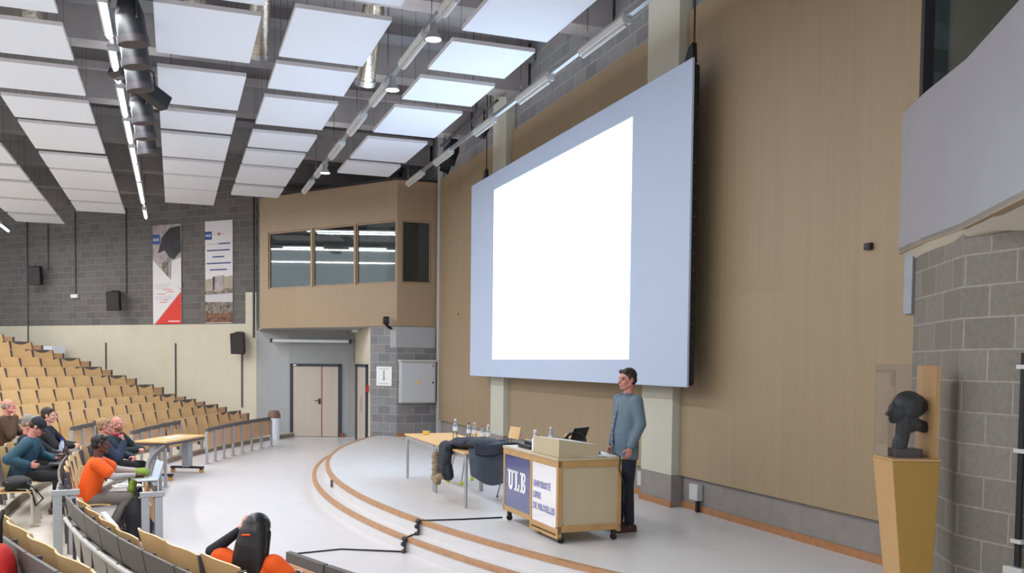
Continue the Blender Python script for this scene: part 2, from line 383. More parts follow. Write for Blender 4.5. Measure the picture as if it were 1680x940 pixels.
# brick pier below the booth
pr = sroot('wall_pier', label='grey block pier under the glazed booth')
wallrun('pier_side', [(22.9, -5.32), (23.68, -4.80)], 0, 3.16, M_brickP, th=-.25, parent=pr)
wallrun('pier_front', [(22.9, -6.44), (22.9, -5.32)], 0, 3.16, M_brickP, th=-.25, parent=pr)
MB().b2(22.885, 22.95, -6.33, -5.30, 2.62, 3.15).build('plaster_band', M_greyw, pr, smooth=0)
wallrun('plaster_return', [(22.888, -5.315), (23.08, -5.187)], 2.62, 3.15, M_greyw, th=-.02, parent=pr)
bb = MB(); bb.b2(22.87, 22.9, -6.33, -5.32, .34, .42)
d = Vector((.78, .52, 0)).normalized(); bb.box(Vector((23.1, -5.205, .38)), (.5, .03, .08), math.atan2(d.y, d.x))
struct(bb.build('baseboard_pier', M_basew, smooth=0))
bb = MB()
for a, b in (((27.70, -3.05), (28.84, -2.22)), ((27.12, -4.72), (27.16, -4.6))):
    a = Vector(a).to_3d(); b = Vector(b).to_3d(); bb.box((a+b)/2+Vector((-.03, 0, .06)), ((b-a).length, .04, .12), math.atan2(b.y-a.y, b.x-a.x))
struct(bb.build('baseboard_door', M_baser, smooth=0))
# booth, left
BA = math.atan2(3.03, 4.15)
bo = sroot('wall_booth', (22.9, -5.32, 0), BA, 'beech clad control booth wall with a band of windows')
mb = MB(); mb.b2(0, 5.14, -.12, 0, 3.17, 4.27); mb.b2(0, 5.14, -.12, 0, 5.86, 6.88)
mb.b2(4.79, 5.14, -.12, 0, 4.27, 5.86); mb.b2(0, .05, -.12, 0, 4.27, 5.86)
mb.build('front_cladding', M_boothw, bo, smooth=0)
mb = MB()
for x in (1.46, 3.06): mb.b2(x-.035, x+.035, -.12, .005, 4.27, 5.86)
mb.pieces('mullion', M_boothw, bo, smooth=0)
MB().b2(-.02, 5.16, -.02, .025, 6.86, 6.92).build('top_rail', M_dark, bo, smooth=0)
bs = sroot('wall_booth_side', (22.9, -6.44, 0), PI/2, 'beech clad booth end wall next to the stage wall')
mb = MB(); mb.b2(0, 1.12, -.12, 0, 3.17, 4.27); mb.b2(0, 1.12, -.12, 0, 5.86, 6.88); mb.b2(0, .23, -.12, 0, 4.27, 5.86); mb.b2(1.0, 1.12, -.12, 0, 4.27, 5.86)
mb.build('end_cladding', M_boothw, bs, smooth=0)
MB().b2(0, 1.14, -.02, .025, 6.86, 6.92).build('top_rail', M_dark, bs, smooth=0)
struct(MB().prism([(22.92, -5.36), (27.0, -2.38), (28.9, -2.4), (28.9, -6.6), (22.92, -6.6)], 3.16, 3.22).build('ceiling_booth_soffit', M_greyw, smooth=0))
struct(MB().prism([(23.1, -5.36), (27.0, -2.5), (28.9, -2.4), (28.9, -6.6), (23.1, -6.6)], 6.5, 6.56).build('ceiling_booth', M_room, smooth=0))
mb = MB(); mb.b2(27.6, 27.7, -6.5, -2.4, 3.22, 6.5); mb.b2(23.0, 27.7, -6.55, -6.45, 3.22, 6.5); mb.b2(25.2, 25.3, -6.45, -5.0, 3.22, 6.5)
struct(mb.build('wall_booth_inside', M_room, smooth=0))
n = 1
for (x0, x1), par in (((.06, 1.42), bo), ((1.50, 3.02), bo), ((3.10, 4.78), bo), ((.24, .99), bs)):
    wn = sroot('window_%d' % n, par.location, par.rotation_euler.z); n += 1
    mb = MB()
    for a, b, c, d in ((x0, x1, 4.275, 4.31), (x0, x1, 5.82, 5.855), (x0, x0+.03, 4.31, 5.82), (x1-.03, x1, 4.31, 5.82)): mb.b2(a, b, -.08, -.03, c, d)
    mb.build('window_frame', M_boothw, wn, smooth=0)
    MB().b2(x0+.02, x1-.02, -.062, -.052, 4.30, 5.83).build('window_pane', M_glass, wn, smooth=0)
# right: block wall, balcony, booth window
wallrun('wall_right', [(5.43, -5.7), (6.66, -6.40)], 0, 3.30, M_brickR, th=-.3)
struct(MB().b2(0, 4.4, -.3, 0, 0, 3.25).build('wall_right_return', M_brickR, loc=(1.03, -5.7, 0), smooth=0))
struct(MB().box((6.655, -6.352, 3.03), (.10, .03, .56)).build('trim_3', mat('strip_grey', (158, 162, 170), .6), smooth=0))
PB = [(6.87, -6.40), (6.2, -6.03), (5.43, -5.67), (4.87, -5.33), (4.28, -4.97), (3.3, -4.36), (2.4, -3.8)]
def band(mb, pts, off, z0, z1, th):
    P = [Vector((p[0], p[1], 0)) for p in pts]; rs = []
    for i, p in enumerate(P):
        t = (P[min(i+1, len(P)-1)]-P[max(i-1, 0)]).normalized(); nn = Vector((t.y, -t.x, 0))  # towards the hall
        a = p-nn*(-off); b = a+nn*th
        rs.append([(a.x, a.y, z0), (b.x, b.y, z0), (b.x, b.y, z1), (a.x, a.y, z1)])
    return mb.loft(rs)
bal = sroot('wall_balcony', label='pale curved balcony front above the right block wall')
band(MB(), PB, 0, 3.336, 4.61, -.08).build('parapet', M_balcony, bal, smooth=30)
band(MB(), PB, 0.0, 3.318, 3.336, -.10).build('lip', M_boothw, bal, smooth=30)
sp_ = MB(); brk = [(6.66, -6.42), (6.2, -6.2), (5.43, -5.74), (4.9, -5.74), (4.3, -5.74), (3.3, -5.74), (2.4, -5.74)]
sp_.loft([[(a[0], a[1], 3.33), (b[0], b[1], 3.235), (b[0], b[1], 3.28), (a[0], a[1], 3.37)] for a, b in zip([(x, y) for x, y in PB], brk)])
sp_.build('soffit', M_cream, bal, smooth=30)
wn = sroot('window_5', label='tall dark booth window above the pale balcony')
PG = [(6.62, -6.50), (6.1, -6.25), (5.3, -5.88), (4.7, -5.52), (4.0, -5.1), (3.0, -4.5)]
band(MB(), PG, 0, 4.5, 6.9, -.012).build('window_pane', M_glass, wn, smooth=30)
MB().b2(6.56, 6.60, -6.47, -6.35, 4.6, 6.9).build('window_frame', M_dark, wn, smooth=0)
mb = MB(); mb.b2(2.0, 6.75, -8.2, -8.1, 3.3, 7.2); mb.b2(6.72, 6.8, -8.2, -6.47, 3.3, 7.2); mb.b2(2.0, 6.8, -8.2, -4.9, 6.95, 7.05); mb.b2(5.2, 5.45, -8.0, -7.6, 3.4, 6.95)
struct(mb.build('wall_booth_right', mat('booth_inside_right', (150, 158, 150), .8, var=.1), smooth=0))
# ceiling
struct(MB().b2(-4, 46, -6.9, 22, 8.4, 8.6).build('ceiling', M_conc, smooth=0))
bmroot = sroot('ceiling_beams', label='concrete beams across the ceiling')
for i, x in enumerate((6.2, 9.8, 13.2, 16.8, 20.4, 24.0, 27.6, 31.2, 34.8)):
    MB().b2(x-.22, x+.22, -6.4, 16, 7.45, 8.4).build('beam', M_beam, bmroot, smooth=0)
    MB().b2(x-.5, x-.38, -6.4, 16, 7.95, 8.1).build('service_pipe', M_steel if i in (2, 3) else M_beam, bmroot, smooth=0)

struct(MB().b2(28.86, 29.1, -6.75, -2.3, 3.0, 8.4).build('wall_far', M_brickP, smooth=0))
struct(MB().b2(23.6, 29.1, -6.75, -6.5, 3.0, 8.4).build('wall_far_return', M_brickP, smooth=0))
# ---- doors
dr = sroot('door_1', (27.70, -3.22, 0), math.atan2(-1.42, -.55), 'pale double door in a dark frame under the booth')
mb = MB(); mb.b2(0, .09, -.03, .04, 0, 2.17); mb.b2(1.43, 1.52, -.03, .04, 0, 2.17); mb.b2(0, 1.52, -.03, .04, 2.09, 2.17)
mb.build('door_frame', M_dframe, dr, bevel=.004)
MB().b2(.09, .93, -.02, .015, .01, 2.09).build('door_leaf', M_doorw, dr, bevel=.004)
MB().b2(.96, 1.43, -.02, .015, .01, 2.09).build('door_leaf', M_doorw, dr, bevel=.004)
MB().b2(.93, .96, -.02, .02, .01, 2.09).build('meeting_strip', M_baser, dr)
hd = MB(); hd.b2(.85, .91, -.05, -.02, .98, 1.14); hd.cyl((.88, -.02, 1.08), (.88, -.10, 1.08), .012); hd.cyl((.88, -.09, 1.08), (.75, -.09, 1.08), .011); hd.build('door_handle', M_dark, dr)
MB().b2(.10, .19, -.045, -.03, 2.11, 2.15).build('frame_label', M_paper, dr)
d2 = sroot('door_2', (26.35, -4.955, 0), math.atan2(.14, -2.3), 'narrow seen pale door beside the block pier')
mb = MB(); mb.b2(0, .5, -.06, .0, 0, 2.18); mb.b2(2.2, 2.3, -.06, .0, 0, 2.18); mb.b2(0, 2.3, -.06, .0, 2.1, 2.18); mb.build('door_frame', M_dframe, d2, bevel=.004)
MB().b2(.5, 1.5, -.05, .0, .01, 2.1).build('door_leaf', M_doorw, d2, bevel=.004)
MB().b2(1.52, 2.2, -.05, .0, .01, 2.1).build('door_leaf', M_doorw, d2, bevel=.004)
hd = MB(); hd.b2(1.42, 1.49, -.075, -.05, .85, 1.3); hd.cyl((1.45, -.07, 1.05), (1.45, -.12, 1.05), .012); hd.build('door_handle', M_grey, d2)
# ================================================================== ceiling panels
PZ = 6.6
COLS = {'right': (-4.75, -3.55, [(7.6, 9.7), (9.95, 11.63), (12.06, 13.34), (13.77, 14.99), (15.5, 17.34), (17.86, 19.75), (20.16, 21.37)], 'column nearest the screen wall'),
 'second': (-2.62, -1.42, [(7.4, 9.3), (9.7, 11.16), (11.66, 13.59), (13.93, 15.22), (15.73, 17.57), (18.19, 19.5), (19.87, 21.22), (21.54, 23.57), (23.95, 25.31)], 'second column from the screen wall'),
 'middle': (-1.05, .22, [(10.2, 11.75), (12.12, 14.07), (14.75, 16.78), (17.25, 18.58), (18.98, 21.11), (21.46, 22.95), (23.17, 24.87), (25.0, 27.25)], 'column right of the black stage lanterns'),
 'fourth': (1.36, 2.68, [(11.4, 12.98), (13.46, 14.92), (15.36, 16.83), (17.32, 18.76), (19.13, 21.39), (21.87, 23.37), (23.58, 25.99), (26.19, 27.88), (28.2, 29.89)], 'column left of the glowing tube track'),
 'left': (3.31, 4.71, [(19.2, 21.0), (21.4, 23.32), (23.68, 25.32), (25.69, 28.13), (28.43, 30.93), (31.38, 33.0)], 'leftmost column')}
for cn, (y0, y1, xs, where) in COLS.items():
    N = len(xs)
    for i, (x0, x1) in enumerate(xs):
        p = thing('ceiling_panel', 'white hanging acoustic panel, %s from the far end of the %s' % (ORD[N-i], where), 'ceiling panel', ((x0+x1)/2, (y0+y1)/2, PZ), 0, 'hanging ceiling panels')
        hx, hy = (x1-x0)/2, (y1-y0)/2
        MB().b2(-hx, hx, -hy, hy, 0, .04).build('panel_board', M_white, p, bevel=.006)
        mb = MB()
        for sx in (-1, 1):
            for sy in (-1, 1): mb.cyl((sx*hx*.7, sy*hy*.7, .04), (sx*hx*.7, sy*hy*.7, 1.8), .0035, n=6)
        mb.pieces('hanger', M_slot, p)
        mb = MB(); mb.b2(-hx, hx, -hy-.004, -hy, .0, .055); mb.b2(-hx, hx, hy, hy+.004, 0, .055); mb.b2(-hx-.004, -hx, -hy, hy, 0, .055); mb.b2(hx, hx+.004, -hy, hy, 0, .055)
        mb.build('panel_edge', M_paredge, p)
# ---- lighting tracks
def track(label, y, x0, x1, fixtures, lit, spots, z=6.45):
    t = thing('lighting_track', label, 'light track', (0, y, z), 0, 'lighting tracks under the ceiling')
    MB().b2(x0, x1, -.035, .035, .03, .09).build('rail', M_steel, t, bevel=.004)
    mb = MB(); x = x0+.6
    while x < x1: mb.cyl((x, 0, .09), (x, 0, 1.9), .007, n=6); x += 2.5
    mb.pieces('hanger', M_dark, t)
    for a, b in fixtures:
        f = MB().loft([[(xx, -.055, -.03), (xx, .055, -.03), (xx, .075, .03), (xx, .04, .09), (xx, -.04, .09), (xx, -.075, .03)] for xx in (a, b)]).build('fixture', M_lgrey if not lit else M_steel, t, bevel=.004)
        mb = MB(); mb.cyl((a+.02, 0, -.045), (b-.02, 0, -.045), .035 if lit else .026, n=10)
        mb.build('tube', M_tube if lit else M_lgrey, f)
        mb = MB(); mb.b2(a-.012, a+.012, -.055, .055, -.035, .08); mb.b2(b-.012, b+.012, -.055, .055, -.035, .08); mb.pieces('end_cap', M_lgrey, f)
    for xs in spots:
        s = MB().lathe([(.03, .05), (.045, .02), (.05, -.08), (.10, -.15), (.105, -.17)], (xs, 0, 0), 18).build('spot_lamp', M_steel, t)
        MB().lathe([(.001, -.155), (.096, -.165), (.096, -.172), (.001, -.176)], (xs, 0, 0), 18).build('bulb', M_lamp, s)
    return t
track('pale unlit strip track right above the top of the projection screen', -5.2, 8.2, 21.4, [(7.9, 9.0), (10.15, 11.45), (12.57, 13.85), (15.1, 16.1), (17.73, 18.83), (19.97, 21.27)], False, [])
track('strip track with two small glowing spots between the two right panel columns', -3.05, 8.2, 23.4, [(8.1, 9.2), (10.2, 10.77), (11.58, 12.85), (13.84, 14.92), (15.71, 16.97), (17.83, 19.13), (19.98, 21.15), (21.95, 23.31)], False, [11.21, 13.49, 19.93])
track('brightly glowing tube track beside the row of black stage lanterns', .77, 10.2, 29.3, [(10.4, 11.6), (11.86, 13.03), (13.66, 15.07), (15.47, 17.12), (17.54, 19.16), (19.7, 21.11), (21.37, 23.13), (23.52, 26.37), (27.74, 29.14)], True, [])
track('glowing tube at the far left edge below the leftmost ceiling panels', 5.1, 24, 34.3, [(24.2, 25.6), (26.5, 28.0), (29.6, 31.1), (32.49, 34.06)], True, [])
# ---- ventilation ducts
def duct(label, top, bot, r):
    top = Vector(top); bot = Vector(bot)
    t = thing('air_duct', label, 'duct', bot, 0, 'foil air ducts')
    a = top-bot; prof = []; n = 26; mb = MB(); x = a.orthogonal().normalized(); y = a.normalized().cross(x); rs = []
    for i in range(n+1):
        rr = r*(1+(.035 if i % 2 else 0)); c = a*(i/n)
        rs.append([c+(x*math.cos(2*PI*k/18)+y*math.sin(2*PI*k/18))*rr for k in range(18)])
    mb.loft(rs).build('duct_hose', M_duct, t, smooth=60)
    MB().cyl(a*.02, a*.05, r*1.09, n=18).build('clamp_ring', M_steel, t); 
    MB().cyl((0, 0, 0), a.normalized()*.03, r*1.04, n=18).build('air_diffuser', M_steel, t)
duct('longest silver foil duct, hanging beside the lit spot of the strip track', (14.4, -3.02, 8.4), (15.3, -2.98, 6.85), .17)
duct('silver foil duct between the middle and second panel columns', (14.1, -1.25, 8.4), (14.9, -1.23, 6.95), .16)
duct('silver foil duct glimpsed above the column by the stage lanterns', (14.2, -.3, 8.4), (14.45, -.3, 7.0), .17)
duct('silver foil duct glimpsed above the fourth panel column', (14.9, 1.9, 8.4), (15.1, 1.9, 7.0), .17)
# ---- stage lanterns by the tube track
pipe = thing('lantern_pipe', 'dark horizontal pipe carrying the black stage lanterns', 'pipe', (15.2, .47, 6.62))
MB().cyl((-5, 0, 0), (4.2, 0, 0), .028).build('pipe', M_dark, pipe)
mb = MB(); [mb.cyl((x, 0, .02), (x, 0, 1.8), .012, n=6) for x in (-4.5, -1.5, 1.5, 4.0)]; mb.pieces('pipe_hanger', M_dark, pipe)
def lantern(label, loc, aim, L=.46, r=.165, barn=False, group='stage lanterns'):
    t = thing('stage_lantern', label, 'stage light', loc, 0, group)
    a = Vector(aim).normalized(); c = Vector((0, 0, -.34))
    b = MB(); b.cap(c-a*L*.5, c-a*L*.2, r*.75, r, n=16); b.cyl(c-a*L*.2, c+a*L*.5, r, r*1.04, n=18); body = b.build('housing', M_black, t)
    MB().cyl(c+a*(L*.5), c+a*(L*.5+.012), r*.9, n=18).build('lens', M_steel, body)
    MB().cyl(c+a*(L*.38), c+a*(L*.5+.03), r*1.12, n=18).build('colour_frame', M_dark, body)
    s = a.cross(Vector((0, 0, 1))).normalized()
    y = MB(); y.tube([c+s*r*1.1, c+s*r*1.15+Vector((0, 0, .2)), Vector((0, 0, -.04)), c-s*r*1.15+Vector((0, 0, .2)), c-s*r*1.1], .014); y.build('yoke', M_dark, t)
    k = MB(); k.box((0, 0, -.01), (.06, .05, .09)); k.build('hook_clamp', M_dark, t)
    if barn:
        d = MB(); e = c+a*(L*.5+.02)
        for q in (1, -1):
            d.box(e+s*q*r*1.25+a*.09, (.02, .20, .22), Matrix((tuple(s), tuple(a), tuple(s.cross(a)))).transposed())
        d.pieces('barn_door', M_black, t)
for i, (x, aim, lab) in enumerate([(12.0, (.05, -.12, -.95), 'black stage lantern nearest the camera at the top edge of the photo'), (12.9, (.05, -.12, -.95), 'second black stage lantern along the pipe beside the tube track'),
        (14.0, (.05, -.15, -.95), 'third black stage lantern along the pipe beside the tube track'), (15.9, (.05, -.12, -.95), 'black stage lantern just beyond the tilted projector shaped one'),
        (17.0, (.05, -.12, -.95), 'black stage lantern second from the far end of the pipe'), (18.3, (.05, -.1, -.95), 'blue tinted black stage lantern at the far end of the pipe')]):
    lantern(lab, (x, .47, 6.62), aim)
t = thing('profile_lantern', 'long black profile lantern tilted across the row beside the tube track', 'stage light', (14.8, .47, 6.62))
a = Vector((-.45, -.62, -.28)).normalized(); a2 = Vector((.5, -.5, -.4)).normalized()
Rm = Matrix.Rotation(-1.0, 3, 'Z') @ Matrix.Rotation(.42, 3, 'Y')
MB().box((0, -.10, -.36), (.72, .2, .22), Rm).build('housing', M_black, t, bevel=.02)
MB().box(V3((0, -.10, -.36))+Rm @ V3((-.46, 0, .02)), (.18, .26, .28), Rm).build('shutter_plate', M_dark, t, bevel=.01)
MB().tube([(0, -.22, -.34), (0, -.20, -.1), (0, -.02, 0), (0, .06, -.1), (0, .02, -.34)], .015).build('yoke', M_dark, t)
# ---- stage wall lanterns
pipe2 = thing('lantern_bar', 'dark bar holding lanterns above the stage wall panelling', 'pipe', (19.2, -5.85, 7.3))
MB().cyl((-2.4, 0, 0), (1.6, 0, 0), .025).build('pipe', M_dark, pipe2)
mb = MB(); [mb.cyl((x, 0, 0), (x, 0, 1.1), .012, n=6) for x in (-2, 1.2)]; mb.pieces('pipe_hanger', M_dark, pipe2)
lantern('black flood lantern hanging over the left top corner of the screen', (19.95, -5.85, 7.3), (.1, .35, -.9), .42, .17, True, 'lanterns over the screen')
lantern('small dark lantern behind the strip track over the screen', (17.6, -5.85, 7.3), (.1, .4, -.8), .3, .11, False, 'lanterns over the screen')

# ================================================================== projection screen
sc = thing('projection_screen', 'large white projection screen hung on the panelled stage wall', 'screen', (14.3, -5.95, 1.98))
MB().b2(-4.45, 4.4, -.03, 0, 0, 4.03).build('screen_fabric', M_screen, sc, bevel=.004)
MB().b2(-2.9, 2.92, .001, .004, .35, 3.69).build('projected_image', M_image, sc, smooth=0)
mb = MB(); mb.b2(-4.42, -4.36, -.12, -.03, .05, 3.95); mb.b2(4.3, 4.36, -.12, -.03, .05, 3.95); mb.b2(-4.4, 4.34, -.12, -.03, .02, .09); mb.b2(-4.4, 4.34, -.12, -.03, 3.9, 3.97); mb.build('rear_frame', M_black, sc)
mb = MB(); [mb.box((-4.455, -.05, .12+.22*i), (.02, .05, .02)) for i in range(18)]; mb.pieces('lacing', M_dark, sc)
for x in (-4.25, 3.7):
    b = MB(); b.prism([(-.14, 0), (.14, 0), (.05, .10), (-.03, .22), (-.12, .25)], -.03, .03); o = b.build('hanging_bracket', M_black, sc, (x, -.07, 3.99)); o.rotation_euler = (PI/2, 0, 0)
mb = MB(); mb.cyl((3.62, -.07, 4.1), (3.62, -.07, 6.4), .012, n=6); mb.cyl((-4.36, -.07, 4.1), (-4.36, -.07, 6.4), .012, n=6); mb.pieces('suspension_cable', M_dark, sc)
# small fittings on the stage wall
t = thing('wall_sensor', 'small black box alone on the right wood panelling', 'wall box', (7.19, -6.365, 3.40)); MB().box((0, .02, .03), (.09, .04, .065)).build('housing', M_black, t, bevel=.004); MB().box((0, .042, .03), (.05, .008, .03)).build('lens_window', M_dark, t)
tag(MB().box((0, .01, 0), (.035, .02, .035)).build('wall_plug', M_dark, loc=(20.93, -6.365, 3.41), bevel=.004), 'tiny dark plug on the wood panelling left of the screen', 'wall plug')
for x, lab in ((11.72, 'grey wall socket box low behind the presenter'), (10.28, 'grey wall socket box right of the pilaster beside the presenter')):
    t = thing('wall_socket', lab, 'socket', (x, -6.43, .50), 0, 'socket boxes along the stage plinth')
    MB().box((0, .05, .10), (.20, .09, .21)).build('socket_box', M_lgrey, t, bevel=.008); MB().box((-.06, .06, -.08), (.045, .05, .15)).build('plug', M_black, t, bevel=.006)
# ================================================================== left wall fittings
def onwall(s, off=0): return Vector((28.84, -2.35, 0))+Vector((math.cos(PI/4), math.sin(PI/4), 0))*s+Vector((-math.sin(PI/4), math.cos(PI/4), 0))*off
def conduit(label, s, z0, z1, r=.022):
    t = thing('cable_conduit', label, 'conduit', onwall(s, .035)+Vector((0, 0, z0)), PI/4, 'cable conduits on the left wall')
    MB().cyl((0, 0, 0), (0, 0, z1-z0), r, n=8).build('pipe', M_slot, t)
    mb = MB(); z = .3
    while z < z1-z0: mb.box((0, -.015, z), (.07, .03, .025)); z += .6
    mb.pieces('saddle_clip', M_grey, t)
conduit('dark conduit leftmost on the left wall, running down behind the seats', 10.1, 2.7, 7.0)
conduit('dark conduit dropping to the highest wall loudspeaker', 9.05, 5.3, 7.0)
conduit('dark conduit dropping to the small white emergency light', 7.73, 4.45, 7.2)
conduit('dark conduit dropping to the lower wall loudspeaker', 5.38, 4.4, 7.2)
conduit('dark conduit at the corner beside the booth, above a loudspeaker', .08, 2.95, 7.9, .035)
for s, z0, z1, lab in ((6.33, 1.9, 2.79, 'dark metal strip leftmost of three on the cream wall'), (3.25, 1.05, 2.77, 'dark metal strip in the middle of three on the cream wall'), (.545, .8, 2.77, 'dark metal strip nearest the corner loudspeaker on the cream wall')):
    tag(MB().b2(-.02, .02, -.02, .02, 0, z1-z0).build('wall_strip', M_slot, loc=onwall(s, .03)+Vector((0, 0, z0)), rot=PI/4, bevel=.004), lab, 'wall strip', 'metal strips on the cream wall')
def speaker(label, loc, rot, w=.42, h=.62, d=.36):
    t = thing('wall_loudspeaker', label, 'loudspeaker', loc, rot, 'wall loudspeakers')
    o = MB().loft([[(-w/2, 0, z), (w/2, 0, z), (w*.36, -d, z), (-w*.36, -d, z)] for z in (-h/2, h/2)]).build('cabinet', M_black, t, bevel=.015)
    o.rotation_euler = (rad(-8), 0, 0)
    g = MB().b2(-w/2+.02, w/2-.02, 0, .012, -h/2+.02, h/2-.02).build('grille', M_dark, t); g.rotation_euler = (rad(-8), 0, 0)
    m = MB(); m.tube([(.05, -d, .1), (.05, -d-.12, .2), (.05, -d-.14, h/2+.06)], .02); m.box((.05, -d-.08, h/2+.05), (.2, .16, .05)); m.build('wall_bracket', M_dark, t)
speaker('black loudspeaker highest on the left block wall', onwall(9.1, .55)+Vector((0, 0, 5.04)), PI/4+.5)
speaker('black loudspeaker lower on the left block wall, nearer the banners', onwall(5.42, .55)+Vector((0, 0, 4.11)), PI/4+.5)
speaker('black loudspeaker in the corner left of the door', onwall(.30, .52)+Vector((0, 0, 2.74)), PI/4+.45)
t = thing('emergency_light', 'small white emergency light on the left block wall', 'emergency light', onwall(7.74, .01)+Vector((0, 0, 4.36)), PI/4)
MB().b2(-.17, .17, 0, .08, -.07, .07).build('housing', M_lgrey, t, bevel=.01); MB().b2(-.15, .15, .08, .095, -.05, .05).build('diffuser', M_white, t, bevel=.006)
tag(MB().b2(-.35, .25, -.02, .5, 0, .75).build('white_cabinet', M_white, loc=onwall(8.3, .3)+Vector((0, 0, 1.9)), rot=PI/4, bevel=.01), 'white box standing behind the upper seats against the cream wall', 'cabinet')
def text_mesh(body, size, name, m, parent, loc, rot=(PI/2, 0, 0), ext=.003, off=0, align='LEFT', sx=1):
    c = D.curves.new('text', 'FONT'); c.body = body; c.size = size; c.extrude = ext; c.offset = off; c.align_x = align; c.space_character = 1.08
    to = D.objects.new('text', c); COL.objects.link(to); dg = bpy.context.evaluated_depsgraph_get(); dg.update()
    me = D.meshes.new_from_object(to.evaluated_get(dg)); D.objects.remove(to); D.curves.remove(c)
    o = obj(name, me, m, parent, loc, smooth=0); o.rotation_euler = rot; o.scale = (sx, 1, 1); return o
# banners, local x runs along the wall away from the booth, so lettering runs the other way
def banner(label, s0, s1, z0, z1):
    t = thing('wall_banner', label, 'banner', onwall((s0+s1)/2, .02)+Vector((0, 0, z0)), PI/4+PI, 'tall banners on the block wall')
    W = s1-s0; H = z1-z0
    return t, W, H
def poly(pts, y, name, m, par):   # flat print, x,z outline
    return MB().add([(p[0], y, p[1]) for p in pts]+[(p[0], y+.002, p[1]) for p in pts], [tuple(range(len(pts))), tuple(range(len(pts), 2*len(pts)))[::-1]]+[(i, i+len(pts), (i+1) % len(pts)+len(pts), (i+1) % len(pts)) for i in range(len(pts))]).build(name, m, par, smooth=0)
M_bwhite = mat('banner_white', (232, 228, 232), .6, var=.01); M_bred = mat('banner_red', (226, 62, 50), .6, var=.03); M_bphoto = mat('banner_photo_grey', (176, 164, 166), .6, var=.35, scale=3.2)
M_bdark = mat('banner_photo_dark', (52, 48, 54), .6, var=.4, scale=4); M_bmix = mat('banner_photo_mixed', (128, 116, 108), .6, var=.8, scale=9); M_bbrown = mat('banner_photo_brown', (122, 84, 66), .6, var=.8, scale=10); M_bpink = mat('banner_pink_text', (232, 150, 156), .6, var=.02); M_bgt = mat('banner_grey_text', (206, 204, 208), .6, var=.02); M_btan = mat('banner_photo_tan', (176, 164, 146), .6, var=.1, scale=4)
t, W, H = banner('tall banner with a dark photo above white and red triangles', 2.99, 4.19, 3.39, 6.55); w2 = W/2
MB().b2(-w2, w2, -.012, 0, 0, H).build('sheet', M_bwhite, t, smooth=0)
Y = -.016
poly([(-w2, H), (w2, H), (w2, 1.06), (-w2, 2.0)], Y, 'photo_print', M_bphoto, t)
poly([(-w2*.15, 2.35), (-w2*.65, 2.25), (-.35*w2, 2.75), (.2*w2, 3.05), (.95*w2, 3.1), (w2, 2.3), (.5*w2, 2.05), (.2*w2, 2.1)], Y-.003, 'dark_shape', M_bdark, t)
poly([(-.35*w2, 1.95), (.1*w2, 2.1), (.1*w2, 1.2), (-.3*w2, 1.5)], Y-.003, 'dark_shape', M_bmix, t)
poly([(.35*w2, 2.0), (w2, 2.1), (w2, 1.1), (.3*w2, 1.35)], Y-.004, 'light_shape', M_bwhite, t)
poly([(-w2, 2.05), (w2, 1.04), (-w2*.92, 0), (-w2, 0)], Y-.006, 'white_triangle', M_bwhite, t)
poly([(-w2*.85, 0), (w2, 0), (w2, 1.02)], Y-.007, 'red_triangle', M_bred, t)
lg = poly([(-w2, 2.56), (-w2*.5, 2.56), (-w2*.5, 2.86), (-w2, 2.86)], Y-.006, 'logo_square', M_ulb, t)
text_mesh('ULB', .125, 'logo_letters', M_letterw, lg, (-w2*.95, Y-.010, 2.66), off=.003)
mb = MB()
for i, (a, b) in enumerate(((-.3, .35), (-.02, .5), (-.7, -.1), (-.25, .05), (-.5, .0))): mb.b2(a*w2, b*w2, Y-.011, Y-.008, 1.08-.07*i-(.12 if i > 2 else 0), 1.11-.07*i-(.12 if i > 2 else 0))
mb.pieces('pink_text_line', M_bpink, t); mb = MB(); [mb.b2(-.85*w2, (.3-.1*i)*w2, Y-.011, Y-.008, 1.26-.045*i, 1.28-.045*i) for i in range(4)]; [mb.b2(-.85*w2, (.4-.1*i)*w2, Y-.011, Y-.008, .86-.045*i, .88-.045*i) for i in range(3)]; mb.pieces('grey_text_line', M_bgt, t)
mb = MB(); mb.b2(.1*w2, .9*w2, Y-.013, Y-.010, .07, .10); mb.build('white_text_line', M_letterw, t)
t, W, H = banner('tall white banner with blue text lines above black and white photos', .90, 2.0, 3.40, 6.56); w2 = W/2
MB().b2(-w2, w2, -.012, 0, 0, H).build('sheet', M_bwhite, t, smooth=0)
poly([(-w2, 1.36), (w2, 1.46), (w2, .9), (-w2, .9)], Y, 'photo_print', M_btan, t)
poly([(-w2, .98), (-.5*w2, 1.0), (-.2*w2, .95), (.3*w2, 1.0), (.5*w2, 1.08), (w2, 1.05), (w2, .86), (-w2, .82)], Y-.003, 'photo_strip', M_bmix, t)
poly([(-.38*w2, 1.45), (.4*w2, 1.48), (.38*w2, 1.1), (.05*w2, .96), (-.3*w2, 1.02)], Y-.002, 'grey_oval', M_bphoto, t)
poly([(-.44*w2, 1.43), (-.28*w2, 1.44), (-.32*w2, 1.05), (-.42*w2, .98)], Y-.004, 'dark_shape', M_bdark, t)
poly([(-w2, .88), (w2, .92), (w2, .62), (-w2, .66)], Y-.004, 'pale_strip', M_bgt, t)
poly([(-w2, .66), (w2, .64), (w2, .28), (-w2, .28)], Y-.005, 'photo_print', M_bmix, t)
poly([(-w2, .30), (w2, .32), (w2, .02), (-w2, .02)], Y-.006, 'photo_print', M_bbrown, t)
lg = poly([(-w2, 2.59), (-w2*.5, 2.59), (-w2*.5, 2.84), (-w2, 2.84)], Y-.004, 'logo_square', M_ulb, t)
text_mesh('ULB', .115, 'logo_letters', M_letterw, lg, (-w2*.95, Y-.008, 2.68), off=.003)
mb = MB()
